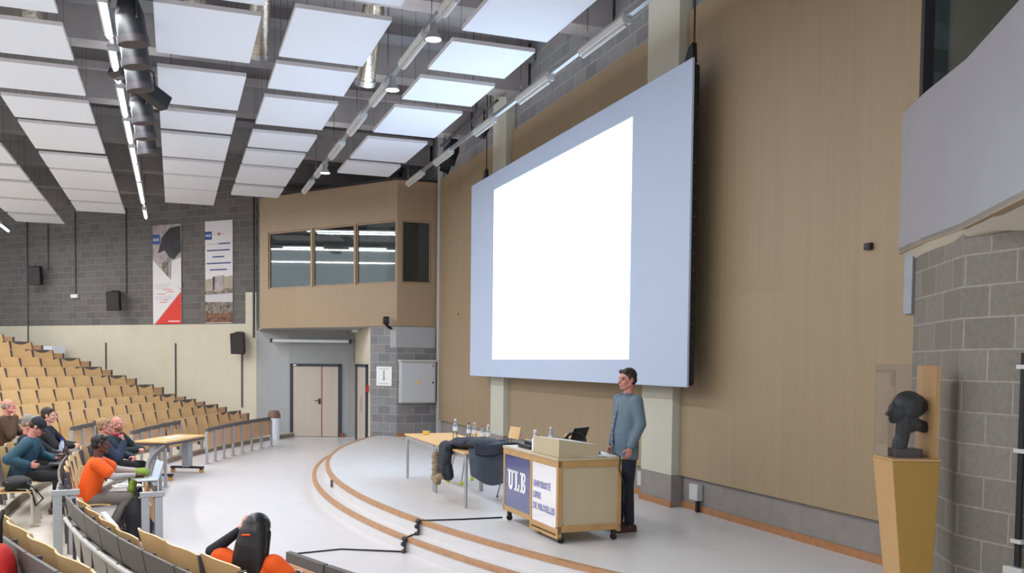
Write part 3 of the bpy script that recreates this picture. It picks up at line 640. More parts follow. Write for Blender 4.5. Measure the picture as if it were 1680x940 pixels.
for i, (a, b) in enumerate(((.0, .85), (-.85, .8), (-.45, .4), (-.88, .88), (-.65, .6))): mb.b2(a*w2, b*w2, Y-.008, Y-.004, 2.43-.2*i, 2.47-.2*i)
mb.pieces('blue_text_line', mat('banner_blue_text', (74, 86, 140), .6, var=.02), t)
mb = MB(); mb.b2(-.85*w2, -.05*w2, Y-.008, Y-.004, 2.43, 2.46); [mb.b2(-.08*w2, .08*w2, Y-.008, Y-.004, 2.33-.2*i, 2.35-.2*i) for i in range(4)]; mb.b2(-.42*w2, .4*w2, Y-.008, Y-.004, 2.73, 2.76); mb.pieces('grey_text_line', M_bgt, t)
MB().b2(-.02, .06, Y-.010, Y-.006, 2.71, 2.79).build('red_mark', M_bred, t)
# ---- fittings near the doors
t = thing('strip_lamp', 'long silver strip lamp on the grey wall above the double door', 'strip light', (27.25, -4.92, 2.84), math.atan2(2.1, .0))
MB().b2(0, 2.25, -.02, .08, -.05, .05).build('lamp_body', M_steel, t, bevel=.01); MB().b2(-.06, 0, -.03, .09, -.06, .06).build('end_cap', M_dark, t); MB().b2(2.25, 2.31, -.03, .09, -.06, .06).build('end_cap', M_dark, t)
t.location = (27.0, -4.85, 2.84); t.rotation_euler.z = math.atan2(1.9, .62)
t = thing('wall_camera', 'small black camera on a bracket under the booth corner', 'camera', (23.2, -5.0, 3.16))
MB().box((-.12, -.02, .14), (.16, .14, .20)).build('camera_body', M_black, t, bevel=.02); MB().cyl((-.2, -.02, .15), (-.24, -.02, .15), .05).build('camera_lens', M_dark, t); MB().tube([(-.1, -.02, .05), (-.05, -.1, -.02), (.05, -.2, -.06)], .035).build('arm', M_black, t)
t.location = (23.02, -5.02, 3.16)
t = thing('notice_sheet', 'white framed notice with a grey arrow on the block pier', 'notice', (23.25, -5.09, 1.63), math.atan2(.52, .78)+PI)
MB().b2(-.27, .27, -.03, -.005, 0, .50).build('sheet', M_paper, t, bevel=.004)
ar = [(-.03, .40), (-.03, .20), (-.06, .20), (0, .12), (.06, .20), (.03, .20), (.03, .40)]; mb = MB().add([(a, -.034, b) for a, b in ar]+[(a, -.031, b) for a, b in ar], [tuple(range(7)), tuple(range(7, 14))]+[(i, (i+1) % 7, 7+(i+1) % 7, 7+i) for i in range(7)]); mb.build('printed_arrow', mat('arrow_grey', (166, 170, 184), .6), t, smooth=0)
mb = MB(); mb.b2(-.18, .18, -.034, -.03, .05, .08); mb.b2(-.18, .18, -.034, -.03, .43, .46); mb.pieces('printed_line', M_bgt, t)
t = thing('electrical_cabinet', 'grey electrical cabinet with a yellow warning triangle on the block pier', 'cabinet', (22.89, -5.83, 1.21), -PI/2)
MB().b2(-.46, .46, -.24, 0, 0, 1.05).build('cabinet_body', M_lgrey, t, bevel=.01)
MB().b2(-.44, .42, -.262, -.242, .03, 1.02).build('cabinet_door', mat('cabinet_grey', (196, 200, 208), .45, var=.02), t, bevel=.006)
MB().b2(-.48, .50, -.28, .0, 1.05, 1.10).build('top_cover', M_lgrey, t, bevel=.006)
tri = MB().add([(-.05, -.266, .50), (.05, -.266, .50), (0, -.266, .59), (-.05, -.264, .50), (.05, -.264, .50), (0, -.264, .59)], [(0, 1, 2), (3, 5, 4), (0, 3, 4, 1), (1, 4, 5, 2), (2, 5, 3, 0)]).build('warning_triangle', mat('warning_yellow', (232, 196, 40), .5), t, smooth=0)
MB().cyl((.37, -.262, .52), (.37, -.29, .52), .022).build('lock', M_dark, t); MB().cyl((.38, -.262, .95), (.38, -.27, .95), .02).build('indicator', M_red, t); MB().cyl((0, -.262, .84), (0, -.265, .84), .05, n=20).build('round_label', M_bgt, t)
tag(MB().b2(-.05, .05, -.05, 0, 0, .18).build('alarm_box', M_red, loc=(23.75, -4.72, 1.45), bevel=.008), 'small red alarm box at the edge of the block pier', 'alarm box')
t = thing('wall_pipe', 'thin dark pipes running down the grey wall right of the double door', 'pipe', (27.1, -4.95, 0))
MB().cyl((-.06, .06, 1.0), (-.06, .06, 2.82), .02, n=8).build('pipe', M_slot, t); MB().cyl((-.1, -.07, 2.2), (-.1, -.07, 2.9), .02, n=8).build('pipe', M_slot, t)
t = thing('exit_sign_lamp', 'small white lamp with a green dot under the booth ceiling', 'exit lamp', (25.6, -4.75, 3.07), .1)
MB().b2(-.16, .16, -.05, .05, 0, .08).build('housing', M_white, t, bevel=.01); MB().b2(.10, .15, -.06, -.05, .01, .05).build('green_indicator', mat('green_led', (60, 220, 110), .4, emit=2), t)
t = thing('waste_bin', 'white bin with a brown top in the corner left of the door', 'bin', (26.75, -2.66, 0))
MB().lathe([(.001, 0), (.15, 0), (.17, .62), (.175, .62)], n=18).build('bin_body', M_white, t); MB().lathe([(.18, .62), (.18, .70), (.13, .82), (.001, .84)], n=18).build('bin_lid', mat('bin_brown', (128, 96, 84), .5), t)
t = thing('booth_equipment', 'white equipment box inside the booth behind its leftmost window', 'equipment', (26.3, -3.4, 4.2), BA)
MB().b2(-.25, .2, -.2, .1, .0, .28).build('casing', M_lgrey, t, bevel=.01); MB().b2(-.35, .35, -.25, .15, -.06, 0).build('shelf', M_dark, t); MB().b2(-.18, .0, .1, .11, .1, .24).build('display', M_dark, t)
# ================================================================== seats
PITCH = 1.68
def make_seat(name, label, group, open_=False, zt=.90, rear=False):
    t = thing(name, label, 'seat', (0, 0, -50), 0, group); w = .285
    def back(u, v):
        x = (u-.5)*2*w; z = .36+v*(zt-.36)
        return ((x, .0+.17*(z-.40)+(.075 if rear else .028)*(1-(x/w)**2)-.018*math.sin(PI*v), z-(.035 if rear else .012)*(x/w)**4*v), (0, -1, .17))
    MB().sheet(back, 8, 6, .013).build('backrest', M_ply, t, smooth=50)
    if open_:
        def pan(u, v): x = (u-.5)*2*w*.95; y = -.40+v*.44; return ((x, y, .455-.03*v+.012*(x/w)**2-(.03*(1-v)**4)), (0, 0, 1))
    else:
        def pan(u, v): x = (u-.5)*2*w*.98; z = .30+v*.38; return ((x, -.035+.17*(z-.40)+(.075 if rear else .028)*(1-(x/w)**2), z), (0, 1, -.17))
    MB().sheet(pan, 8, 5, .013).build('seat_pan', M_plyedge, t, smooth=50)
    mb = MB(); mb.box((0, .05, .215), (.07, .05, .43)); mb.box((0, .04, .42), (.46, .045, .04)); mb.box((0, .05, .01), (.16, .14, .02)); mb.build('pedestal', M_grey, t, bevel=.004)
    sd = MB()
    for q in (-1, 1): sd.loft([[(q*.300-.013, y0, z), (q*.300+.013, y0, z), (q*.300+.013, y0+.05, z), (q*.300-.013, y0+.05, z)] for y0, z in (((-.045, .22), (.05, zt-.03)) if not rear else ((.0, .22), (.03, .55)))])
    sd.pieces('side_post', M_slot, t)
    return t
def put_seat(proto, used, k, th, zt, label, group, dR=.85, rot=0):
    R = RD(k)+dR; p = ring(R, th, zt-.90); sx = R*rad(PITCH)/.6225
    if not used:
        used.append(1); proto.location = p; proto.rotation_euler = (0, 0, -rad(th)+rot); proto.scale = (sx, 1, 1); proto['label'] = label; proto['group'] = group; return proto
    return dup(proto, p, -rad(th)+rot, label, group, (sx, 1, 1))
seatA = make_seat('lecture_seat', 'plywood tip-up seat', 'seats'); uA = []
seatB = make_seat('lecture_seat', 'plywood tip-up seat folded open', 'seats', True); uB = []
seatC = make_seat('lecture_seat', 'plywood tip-up seat', 'seats', rear=True); uC = []
ZT = [0, .92, 1.05, 1.165, 1.28, 1.53, 1.78, 2.02, 2.27, 2.505, 2.75, 3.0, 3.25, 3.5]
END = [0, 30.0, 31.2, 32.2, 33.3, 33.9, 33.9, 34.1, 34.5, 34.4, 34.7, 34.4, 34.5, 34.5]
START = [0, 18.3, 13.6, 12.4, 12.4]+[11]*9
for k in range(1, 14):
    n = 0
    while True:
        th = END[k]-PITCH*(n+.5)
        if th < START[k]: break
        p = ring(RD(k)+.85, th, ZT[k]); px, py = project(p)
        if px < -60: break
        n += 1
        # tall folded seats, counted from the end at the cream wall
        put_seat(seatA, uA, k, th, ZT[k], 'empty plywood seat, %s from the wall end of the %s row of the far block' % (ORD[n], ORD[k]), 'seats of the far block')
lab1 = {-4.95: 'plywood seat under the person in the orange shirt', -3.27: 'first empty plywood seat beyond the person in the orange shirt, seen edge on', -1.59: 'second empty plywood seat beyond the person in the orange shirt', .09: 'third empty plywood seat beyond the person in the orange shirt', 2.6: 'plywood seat under the fair haired person with glasses', 5.6: 'plywood seat under the bald person with a red scarf'}
for th, lb in lab1.items(): put_seat(seatB if th in (-4.95, 2.6, 5.6) else seatA, uB if th in (-4.95, 2.6, 5.6) else uA, 1, th, .92, lb, 'front row seats of the middle block')
lab2 = {-3.4: 'open plywood seat at the aisle carrying the black shoulder bag', -.75: 'plywood seat under the person in the dark cap', 1.0: 'plywood seat under the grey haired person half hidden by the cap', 4.0: 'plywood seat under the person in the black shirt'}
for th, lb in lab2.items(): put_seat(seatB, uB, 2, th, 1.04, lb, 'second row seats of the middle block')
put_seat(seatB, uB, 3, 5.6, 1.15, 'plywood seat under the person in the brown jumper at the left edge', 'third row seats of the middle block')
for i in range(8):
    th = -11.7-PITCH*i; up_ = i >= 4
    wom = i == 6
    put_seat(seatB if wom else seatC, uB if wom else uC, 1, th, .96 if up_ else .87, 'plywood seat under the person with long dark hair' if wom else 'folded plywood seat, %s from the aisle in the nearest front row block' % ORD[i+1], 'front row seats of the nearest block', .80)
for i in range(8):
    th = -13.2-PITCH*i
    put_seat(seatC, uC, 2, th, 1.10, 'folded plywood seat, %s from the aisle in the second row at the bottom left' % ORD[i+1], 'second row seats of the nearest block', .78)

# ================================================================== desks with folding flaps
def desk(label, k, t0, n, ztop, end=False, fold=True, front=False, down=(), floor=None, grey=True, group='curved writing desks'):
    fz = FL[k] if floor is None else floor
    R = RD(k)+(.0 if front else .06); tm = t0+PITCH*n/2; base = ring(R, tm, fz)
    t = thing('writing_desk', label, 'desk', base, -rad(tm), group)
    Z0 = ztop-fz; hw = R*rad(PITCH)/2-.012
    def place(o, th):   # local frame of the desk
        p = ring(R, th, fz)-base; c = Matrix.Rotation(rad(tm), 3, 'Z') @ p; o.location = c; o.rotation_euler = (0, 0, -rad(th-tm)); return o
    protos = {}
    def inst(key, build, th):
        if key not in protos: o = build(); protos[key] = o
        else:
            o = protos[key].copy(); COL.objects.link(o)
        o.parent = t; place(o, th)
    def flap_up(): return MB().loft([[(-hw, y-.010, z), (hw, y-.010, z), (hw, y+.014, z), (-hw, y+.014, z)] for y, z in ((.02, Z0-.21), (.06, Z0))]).build('writing_flap', M_flap, None, bevel=.003)
    def flap_down(): return MB().b2(-hw, hw, .02, .32, Z0-.15, Z0-.128).build('writing_flap', M_flap, None, bevel=.003)
    def flap_cap(): return MB().loft([[(-hw, y-.03, z), (hw, y-.03, z), (hw, y+.015, z), (-hw, y+.015, z)] for y, z in ((-.01, Z0-.085), (-.015, Z0))]).build('writing_flap', M_flap, None, bevel=.003)
    def panel():
        if front: return MB().b2(-hw, hw, -.012, .012, .30, Z0-.08).build('front_panel', M_deskw, None, bevel=.002)
        return MB().loft([[(-hw*.97, y-.008, z), (hw*.97, y-.008, z), (hw*.97, y+.008, z), (-hw*.97, y+.008, z)] for y, z in ((-.035, .13), (.012, Z0-.25))]).build('modesty_panel', M_modesty, None, bevel=.002)
    def post():
        mb = MB()
        if front: mb.box((0, -.035, (Z0-.07)/2), (.05, .05, Z0-.07)); mb.box((0, -.03, .006), (.22, .09, .012))
        else: mb.box((0, -.01, (Z0-.03)/2), (.026, .035, Z0-.03)); mb.box((0, .03, Z0-.235), (.05, .10, .05))
        return mb.build('desk_post', M_grey if front else M_slot, None, bevel=.004)
    for i in range(n):
        th = t0+PITCH*(i+.5)
        if i in down or not fold: inst('d', flap_down, th)
        elif front: inst('c', flap_cap, th)
        else: inst('u', flap_up, th)
        inst('p', panel, th)
    for i in range(n+1): inst('s', post, t0+PITCH*i)
    if end:
        for y in (-.05, .10):
            o = MB().b2(-.03, .03, y-.045, y+.045, 0, Z0-.08 if y > 0 else Z0-.14).build('end_post', M_grey, t, bevel=.006); place(o, t0-.05)
        o = MB().b2(-.035, .035, -.12, .16, Z0-.13, Z0-.07).build('end_bracket', M_grey, t, bevel=.006); place(o, t0-.05)
    pts = [Matrix.Rotation(rad(tm), 3, 'Z') @ (ring(R+(.07 if not front else .035), t0+PITCH*n*i/24, ztop-.235)-base) for i in range(25)]
    MB().tube(pts, .024 if not front else .012).build('rail', M_lgrey, t, smooth=60)
    return t
desk('front desk of the far block, seven dark flap tops over wood panels and grey posts', 1, 17.9, 7, .775, front=True)
desk('front desk of the middle block seen almost edge on beside the person in orange', 1, -7.1, 9, .74, end=True, front=True)
desk('front desk of the nearest block below the person with long hair', 1, -28, 5, .76, front=True)
desk('row of dark grey folded flaps on a pale rail across the bottom left', 2, -24.1, 8, .86)
desk('second row desk of the middle block with flaps lowered before the person in the cap', 2, -8.8, 10, .90, end=True, down=tuple(range(5, 10)))
desk('second row desk of the far block, dark flap tops seen behind the wheeled table', 2, 12.2, 5, .88, front=True)
desk('short end of a third row desk with a dark flap beside the fair haired person', 3, 10.6, 2, 1.0, front=True)
desk('short end of a fourth row desk with a dark flap above the grey haired person', 4, 10.2, 2, 1.14, front=True)
desk('dark flaps on a pale rail in the bottom left corner beside the red bag', 3, -27.3, 9, 1.06)
for k in range(2, 14):     # rear desks whose dark ends stick out beyond each row of the far block
    t0 = END[k-1]-1.0; base = ring(RD(k)+.06, t0, FL[k])
    t = thing('desk_end', 'wood desk end with dark flap behind the wall end of the %s row' % ORD[k-1], 'desk', base, -rad(t0), 'desk ends along the cream wall')
    Z0 = ZT[k-1]-FL[k]
    MB().b2(-.6, 1.0, -.012, .012, .10, Z0-.10).build('front_panel', M_deskw, t, bevel=.002); MB().b2(-.6, .52, -.03, .02, Z0-.10, Z0-.005).build('writing_flap', M_flap, t, bevel=.003); MB().b2(.95, 1.02, -.03, .03, 0, Z0-.10).build('desk_post', M_slot, t)

# ================================================================== wheeled table in the gap
t = thing('wheeled_table', 'small beech topped table on casters in the gap between seat blocks', 'table', (18.72, .06, 0), rad(-27.5))
MB().b2(-.80, .80, -.31, .31, .715, .75).build('tabletop', M_tabtop, t, bevel=.004)
MB().b2(-.78, .78, -.29, .29, .66, .715).build('underframe', M_slot, t)
for x in (-.62, .62):
    MB().b2(x-.09, x+.09, -.07, .07, .12, .68).build('leg', M_grey, t, bevel=.01)
    MB().b2(x-.05, x+.05, -.34, .34, .09, .13).build('foot', M_black, t, bevel=.01)
    for y in (-.3, .3):
        c = MB().cyl((x-.018, y, .045), (x+.018, y, .045), .045, n=16).build('caster', mat('caster_amber', (196, 148, 84), .4), t)
        MB().box((x, y, .085), (.055, .06, .03)).build('caster_fork', M_black, c)
tag(MB().b2(-.25, .25, -.08, .08, 0, .012).build('paper_sheet', M_paper, loc=(18.75, .02, .751), rot=rad(-27)), 'white papers lying on the wheeled table', 'paper')

# ================================================================== stage tables and chairs
def table(label, x0, x1, y0, y1):
    t = thing('stage_table', label, 'table', ((x0+x1)/2, (y0+y1)/2, ST), 0, 'tables on the stage'); hx, hy = (x1-x0)/2, (y1-y0)/2
    MB().b2(-hx, hx, -hy, hy, .715, .74).build('tabletop', M_tabtop, t, bevel=.004)
    mb = MB(); mb.b2(-hx+.03, hx-.03, -hy+.03, -hy+.06, .66, .715); mb.b2(-hx+.03, hx-.03, hy-.06, hy-.03, .66, .715); mb.b2(-hx+.03, -hx+.06, -hy+.03, hy-.03, .66, .715); mb.b2(hx-.06, hx-.03, -hy+.03, hy-.03, .66, .715); mb.build('frame', M_grey, t)
    for sx in (-1, 1):
        for sy in (-1, 1):
            MB().cyl((sx*(hx-.045), sy*(hy-.045), 0), (sx*(hx-.045), sy*(hy-.045), .715), .022, n=12).build('leg', M_grey, t)
table('far stage table with a small yellow tub on its end', 12.94, 14.66, -4.36, -3.54)
table('near stage table half covered by the dark coat', 11.36, 12.92, -4.34, -3.54)
def chair(label, loc, rot, balls):
    t = thing('stage_chair', label, 'chair', loc, rot, 'chairs behind the stage tables')   # sitter looks along +Y
    def pan(u, v): return (((u-.5)*.40, -.19+v*.40, .45-.02*math.sin(PI*v)+.015*(2*u-1)**2), (0, 0, 1))
    MB().sheet(pan, 6, 6, .012).build('seat', M_plyedge, t, smooth=50)
    def bk(u, v): return (((u-.5)*.40, -.22-.05*v+.03*(2*u-1)**2, .62+v*.20), (0, 1, .2))
    MB().sheet(bk, 6, 4, .012).build('backrest', M_plyedge, t, smooth=50)
    for sx in (-1, 1):
        for y0, y1 in ((.12, .21), (-.14, -.24)):
            l = MB().cyl((sx*.16, y0, .44), (sx*.20, y1, .03), .011, n=8).build('leg', M_grey, t)
            if balls: MB().ell((sx*.20, y1, .035), (.036, .036, .035), n=12, m=8).build('tennis_ball', mat('tennis_yellow', (206, 214, 56), .8, var=.05), l)
            else: MB().ell((sx*.20, y1, .015), (.016, .016, .015), n=8, m=5).build('glide', M_dark, l)
    mb = MB()
    for sx in (-1, 1): mb.tube([(sx*.17, -.14, .44), (sx*.19, -.22, .5), (sx*.185, -.25, .8)], .010)
    mb.pieces('side_frame', M_grey, t); MB().tube([(-.17, .12, .435), (.17, .12, .435)], .010).build('cross_bar', M_grey, t)
chair('plywood chair on tennis balls behind the dark coat', (13.80, -4.34, ST), .25, True)
chair('plywood chair behind the near stage table, seat seen under the coat', (12.05, -4.55, ST), .15, False)
chair('plywood chair partly hidden by the blue side of the lectern', (11.25, -4.50, ST), -.1, False)
chair('plywood chair whose back shows between the water bottles', (14.6, -5.25, ST), .1, False)
chair('plywood chair against the stage wall left of the lectern top', (12.9, -5.5, ST), -.05, False)
tag(MB().b2(-.14, .14, -.1, .1, 0, .02).build('paper_sheet', M_paper, loc=(12.1, -4.5, ST+.47), rot=.3), 'white papers on the chair seat below the coat', 'paper')
def bottle(label, loc, capcol, h=.25, r=.034):
    t = thing('water_bottle', label, 'bottle', loc, 0, 'water bottles on the stage tables')
    MB().lathe([(.001, 0), (r*.9, .003), (r, .02), (r*.93, h*.3), (r, h*.36), (r, h*.6), (r*.6, h*.82), (r*.38, h*.88), (r*.38, h*.93)], n=16).build('bottle_body', M_pet, t, smooth=60)
    MB().lathe([(r*1.01, h*.38), (r*1.015, h*.39), (r*1.015, h*.57), (r*1.01, h*.58)], n=16).build('label_band', mat('bottle_label', (208, 220, 236), .5, var=.05), t, smooth=60)
    MB().lathe([(.001, h*.995), (r*.45, h*.99), (r*.47, h*.92), (r*.3, h*.91)], n=14).build('bottle_cap', mat('cap_%d_%d' % capcol[:2], capcol, .4), t)
TZ = ST+.741
bottle('clear water bottle standing alone left of the coat', (13.62, -4.10, TZ), (225, 225, 230), .30, .038)
bottle('water bottle with a dark blue cap, leftmost of the four behind the coat', (13.30, -4.22, TZ), (50, 55, 120), .26)
bottle('water bottle second from left behind the coat', (13.14, -4.26, TZ), (215, 215, 222), .27)
bottle('water bottle with a red cap behind the coat', (12.72, -4.24, TZ), (196, 50, 60), .26)
bottle('water bottle with a blue label, nearest the lectern', (12.55, -4.28, TZ), (230, 232, 236), .28)
t = thing('yellow_tub', 'small clear tub with yellow contents on the end of the far table', 'tub', (14.32, -3.82, TZ))
MB().lathe([(.001, 0), (.055, 0), (.06, .085), (.057, .085)], n=16).build('tub_body', M_acryl, t); MB().lathe([(.001, .004), (.053, .004), (.056, .06), (.001, .062)], n=16).build('tub_contents', mat('tub_yellow', (236, 204, 92), .6), t)
# dark coat with a fur trimmed hood thrown over the table edge
def loc_on(x, y, z): return Vector((x, y, z))
def remesh(mb, vox, it=4, name='mesh'):
    me = mb.mesh('tmp'); o = D.objects.new('tmp', me); COL.objects.link(o)
    import bmesh
    bm = bmesh.new(); bm.from_mesh(me); bmesh.ops.recalc_face_normals(bm, faces=bm.faces); bm.to_mesh(me); bm.free()
    r = o.modifiers.new('r', 'REMESH'); r.mode = 'VOXEL'; r.voxel_size = vox
    if it: s = o.modifiers.new('s', 'SMOOTH'); s.factor = .5; s.iterations = it
    dg = bpy.context.evaluated_depsgraph_get(); dg.update(); out = D.meshes.new_from_object(o.evaluated_get(dg)); D.objects.remove(o); D.meshes.remove(me); out.name = name; out.materials.clear(); return out
M_coat = mat('coat_navy', (38, 42, 54), .75, var=.25, scale=9, bump=.4, bscale=14); M_coatin = mat('coat_lining_grey', (78, 88, 104), .45, var=.2, scale=7); M_fur = mat('fur_trim', (150, 132, 108), .95, var=.35, scale=40, bump=.8, bscale=60)
ct = thing('winter_coat', 'dark winter coat with fur trimmed hood draped over the stage tables', 'coat', (11.8, -3.8, TZ))
mb = MB()
for x, y, z, rx, ry, rz in ((.28, .05, .05, .26, .22, .07), (.05, .0, .08, .28, .26, .085), (-.18, -.1, .085, .26, .26, .08), (-.34, -.22, .06, .18, .3, .06), (.15, -.2, .06, .3, .2, .06), (.30, .22, .02, .20, .10, .06), (-.44, -.12, .01, .10, .26, .06)): mb.ell((x, y, z), (rx, ry, rz))
for i in range(9):   # folds along the top
    a = -.36+.085*i; mb.cap((a, -.38+.02*i, .085+.03*math.sin(i*2)), (a+.12, .14+.02*math.sin(i), .09+.03*math.sin(i*1.3)), .034, .028)
for i in range(8):   # hood side hanging over the front edge
    f = i/7; w_ = .19-.05*f; mb.ell((.24-.09*f+.02*math.sin(i*2), .30+.03*math.sin(f*PI), .03-.40*f), (w_, .085, .075))
for q in range(4): mb.cap((.10+.09*q, .34, .02), (.07+.07*q, .40-.01*q, -.36+.03*q), .035, .03)
obj('coat_body', remesh(mb, .014, 3), M_coat, ct)
def flapf(u, v):   # grey lining falling over the end of the table
    y = .20-.80*u; dep = .10+.30*v*(.55+.45*math.sin(PI*min(1, u*1.15)))
    return ((-.455-.05*v-.05*math.sin(u*7+v)*v-.10*u*v, y, .05-dep*v*1.25+.03*u), (-1, 0, .2))
MB().sheet(flapf, 18, 10, .02).build('coat_lining', M_coatin, ct, smooth=60)
def flapb(u, v):
    y = .12-.86*u; return ((-.44-.07*v-.04*math.sin(u*9)*v-.12*u, y, .10-.12*v-.02*math.sin(u*8)), (-1, 0, .5))
MB().sheet(flapb, 16, 6, .035).build('coat_hem', M_coat, ct, smooth=60)
mb = MB()
for i in range(12):
    f = i/11; mb.ell((.42-.05*f+.05*f*f, .40+.01*math.sin(i*2), -.10-.32*f), (.045+.01*math.sin(i*3), .055, .05))
for i in range(7): mb.ell((.42-.055*i, .42, -.43+.010*i*(1 if i > 3 else -1)), (.05, .055, .045+.008*math.sin(i*2.5)))
obj('fur_trim', remesh(mb, .012, 1), M_fur, ct)

# ================================================================== lectern
LX0, LX1, LXM, LY, LZ = 8.84, 10.46, 9.575, -3.78, .915
lc = thing('lectern', 'wheeled wooden lectern with a blue and a white sign panel', 'lectern', (9.65, LY-.38, ST), rad(1.2))
def L(x): return x-9.65
fy, by = .38, -.38
mb = MB()   # frame: posts and rails
for x in (LX0, LX1-.05): mb.b2(L(x), L(x)+.05, fy-.05, fy, .13 if x > 9 else .05, LZ-.03)
mb.b2(L(LX0), L(LX0)+.05, by, by+.05, .10, LZ-.03); mb.b2(L(LX1)-.05, L(LX1), by, by+.05, .13, LZ-.03)
mb.b2(L(LXM)-.02, L(LXM)+.025, fy-.05, fy+.006, .05, LZ-.03)
mb.b2(L(LX0), L(LX1), fy-.05, fy+.002, LZ-.10, LZ-.03); mb.b2(L(LXM), L(LX1), fy-.05, fy, .13, .19); mb.b2(L(LX0), L(LXM), fy-.05, fy+.002, .10, .16); mb.b2(L(LX0), L(LXM), fy-.05, fy+.002, .05, .08)
mb.b2(L(LX0), L(LX0)+.05, by, fy, LZ-.10, LZ-.03); mb.b2(L(LX0), L(LX0)+.05, by, fy, .12, .19); mb.b2(L(LX1)-.05, L(LX1), by, fy, LZ-.10, LZ-.03); mb.b2(L(LX1)-.05, L(LX1), by, fy, .13, .19)
mb.build('frame', M_lectf, lc, bevel=.004)
MB().b2(L(LX0)-.005, L(LX1)+.005, by-.01, fy+.01, LZ-.03, LZ).build('worktop', M_lect, lc, bevel=.004)
MB().b2(L(LX0)+.015, L(LX0)+.03, by+.04, fy-.04, .18, LZ-.09).build('side_panel', M_lect, lc); MB().b2(L(LX1)-.03, L(LX1)-.015, by+.04, fy-.04, .18, LZ-.09).build('side_panel', M_lect, lc)
MB().b2(L(LX0)+.05, L(LX1)-.05, by+.01, by+.025, .18, LZ-.09).build('rear_panel', M_lect, lc)
s1 = MB().b2(L(LXM)+.025, L(LX1)-.05, fy-.02, fy-.005, .19, LZ-.10).build('sign_panel', M_bluep, lc); s1['label'] = 'blue sign panel reading ULB'
s2 = MB().b2(L(LX0)+.05, L(LXM)-.02, fy-.02, fy-.005, .16, LZ-.10).build('sign_panel', M_whitep, lc); s2['label'] = 'white sign panel reading UNIVERSITÉ LIBRE DE BRUXELLES'
# lettering: seen from the hall, left is +x, so letters are laid out along -x
def slab(par):
    mb = MB(); y0, y1 = fy-.005, fy-.001; H = .235; sw = .052; sf = .030
    def bx(a, b, c, d): mb.b2(X0-b, X0-a, y0, y1, Z0+c, Z0+d)
    X0 = L(LX1)-.16; Z0 = .41
    bx(.02, .02+sw, .06, H); bx(.115, .115+sw*.75, .06, H); bx(-.012, .095, H-sf, H); bx(.09, .185, H-sf, H)           # U stems and serifs
    pts = []
    for i in range(13):
        a = PI+PI*i/12; pts.append((.087+.068*math.cos(a), .068+.072*math.sin(a)))
    for i in range(13):
        a = 2*PI-PI*i/12; pts.append((.087+.022*math.cos(a), .068+.026*math.sin(a)))
    P = [(X0-a, Z0+b) for a, b in pts]; n = len(P)
    for i in range(12):
        q = [P[i], P[i+1], P[n-2-i], P[n-1-i]]
        mb.add([(p[0], y0, p[1]) for p in q]+[(p[0], y1, p[1]) for p in q], [(0, 1, 2, 3), (7, 6, 5, 4), (0, 4, 5, 1), (1, 5, 6, 2), (2, 6, 7, 3), (3, 7, 4, 0)])
    X0 -= .215
    bx(.02, .02+sw, 0, H); bx(-.01, .10, H-sf, H); bx(-.01, .15, 0, sf); bx(.12, .15, 0, .085)                              # L
    X0 -= .185
    bx(.02, .02+sw, 0, H); bx(-.01, .10, H-sf, H); bx(-.01, .10, 0, sf); bx(.05, .10, H*.5-.014, H*.5+.018)                 # B
    for cz, ro, ri in ((.058, .060, .026), (.178, .057, .026)):
        for i in range(10):
            a, b = -PI/2+PI*i/10, -PI/2+PI*(i+1)/10
            q = [(X0-.095-ro*.95*math.cos(a), Z0+cz+ro*math.sin(a)), (X0-.095-ro*.95*math.cos(b), Z0+cz+ro*math.sin(b)), (X0-.095-ri*.7*math.cos(b), Z0+cz+ri*math.sin(b)), (X0-.095-ri*.7*math.cos(a), Z0+cz+ri*math.sin(a))]
            mb.add([(p[0], y0, p[1]) for p in q]+[(p[0], y1, p[1]) for p in q], [(0, 1, 2, 3), (7, 6, 5, 4), (0, 4, 5, 1), (1, 5, 6, 2), (2, 6, 7, 3), (3, 7, 4, 0)])
    mb.build('logo_letters', M_letterw, par, smooth=0)
slab(s1)
for i, tx in enumerate(('UNIVERSITÉ', 'LIBRE', 'DE BRUXELLES')):
    text_mesh(tx, .098, 'sign_letters', M_letterb, s2, (L(LXM)-.055, fy-.004, .545-.125*i), rot=(PI/2, 0, PI), off=.0035, ext=.002, sx=.86)
# monitor hood: raised box on the near half
hb = MB(); hx0, hx1, hy0, hy1 = L(8.875), L(9.57), -.12, .36
hb.loft([[(hx0, hy1, LZ), (hx1, hy1, LZ), (hx1, hy0, LZ), (hx0, hy0, LZ)], [(hx0, hy1, LZ+.20), (hx1, hy1, LZ+.185), (hx1, hy0, LZ+.13), (hx0, hy0, LZ+.13)]]).build('monitor_hood', M_lect, lc, bevel=.004)
for x, y in ((L(LX0)+.05, fy-.06), (L(LX0)+.06, by+.06), (L(LX1)-.07, fy-.06), (L(LX1)-.07, by+.06), (L(LXM)-.08, fy-.09)):
    z1 = .10 if x < 0 else .13
    c = MB().cyl((x-.014, y, .036), (x+.014, y, .036), .036, n=16).build('caster', M_black, lc)
    MB().box((x, y, .036+z1/2), (.045, .045, z1-.03)).build('caster_fork', M_dark, c)
def onl(x, y): return Vector((x, y, ST+LZ+.001))
t = thing('laptop', 'open black laptop behind the lectern hood, screen tilted back', 'laptop', onl(9.32, -4.02)+Vector((0, 0, .0)), rad(195))
MB().b2(-.17, .17, -.12, .12, 0, .018).build('laptop_base', M_black, t, bevel=.004)
o = MB().b2(-.17, .17, -.006, .006, 0, .24).build('laptop_screen', M_black, t, (0, .12, .015), bevel=.004); o.rotation_euler = (rad(-22), 0, 0)
t.location = onl(9.86, -4.34)+Vector((0, 0, .02)); t.rotation_euler.z = rad(125); MB().b2(-.18, .18, -.13, .13, -.02, 0).build('stand', M_dark, t)
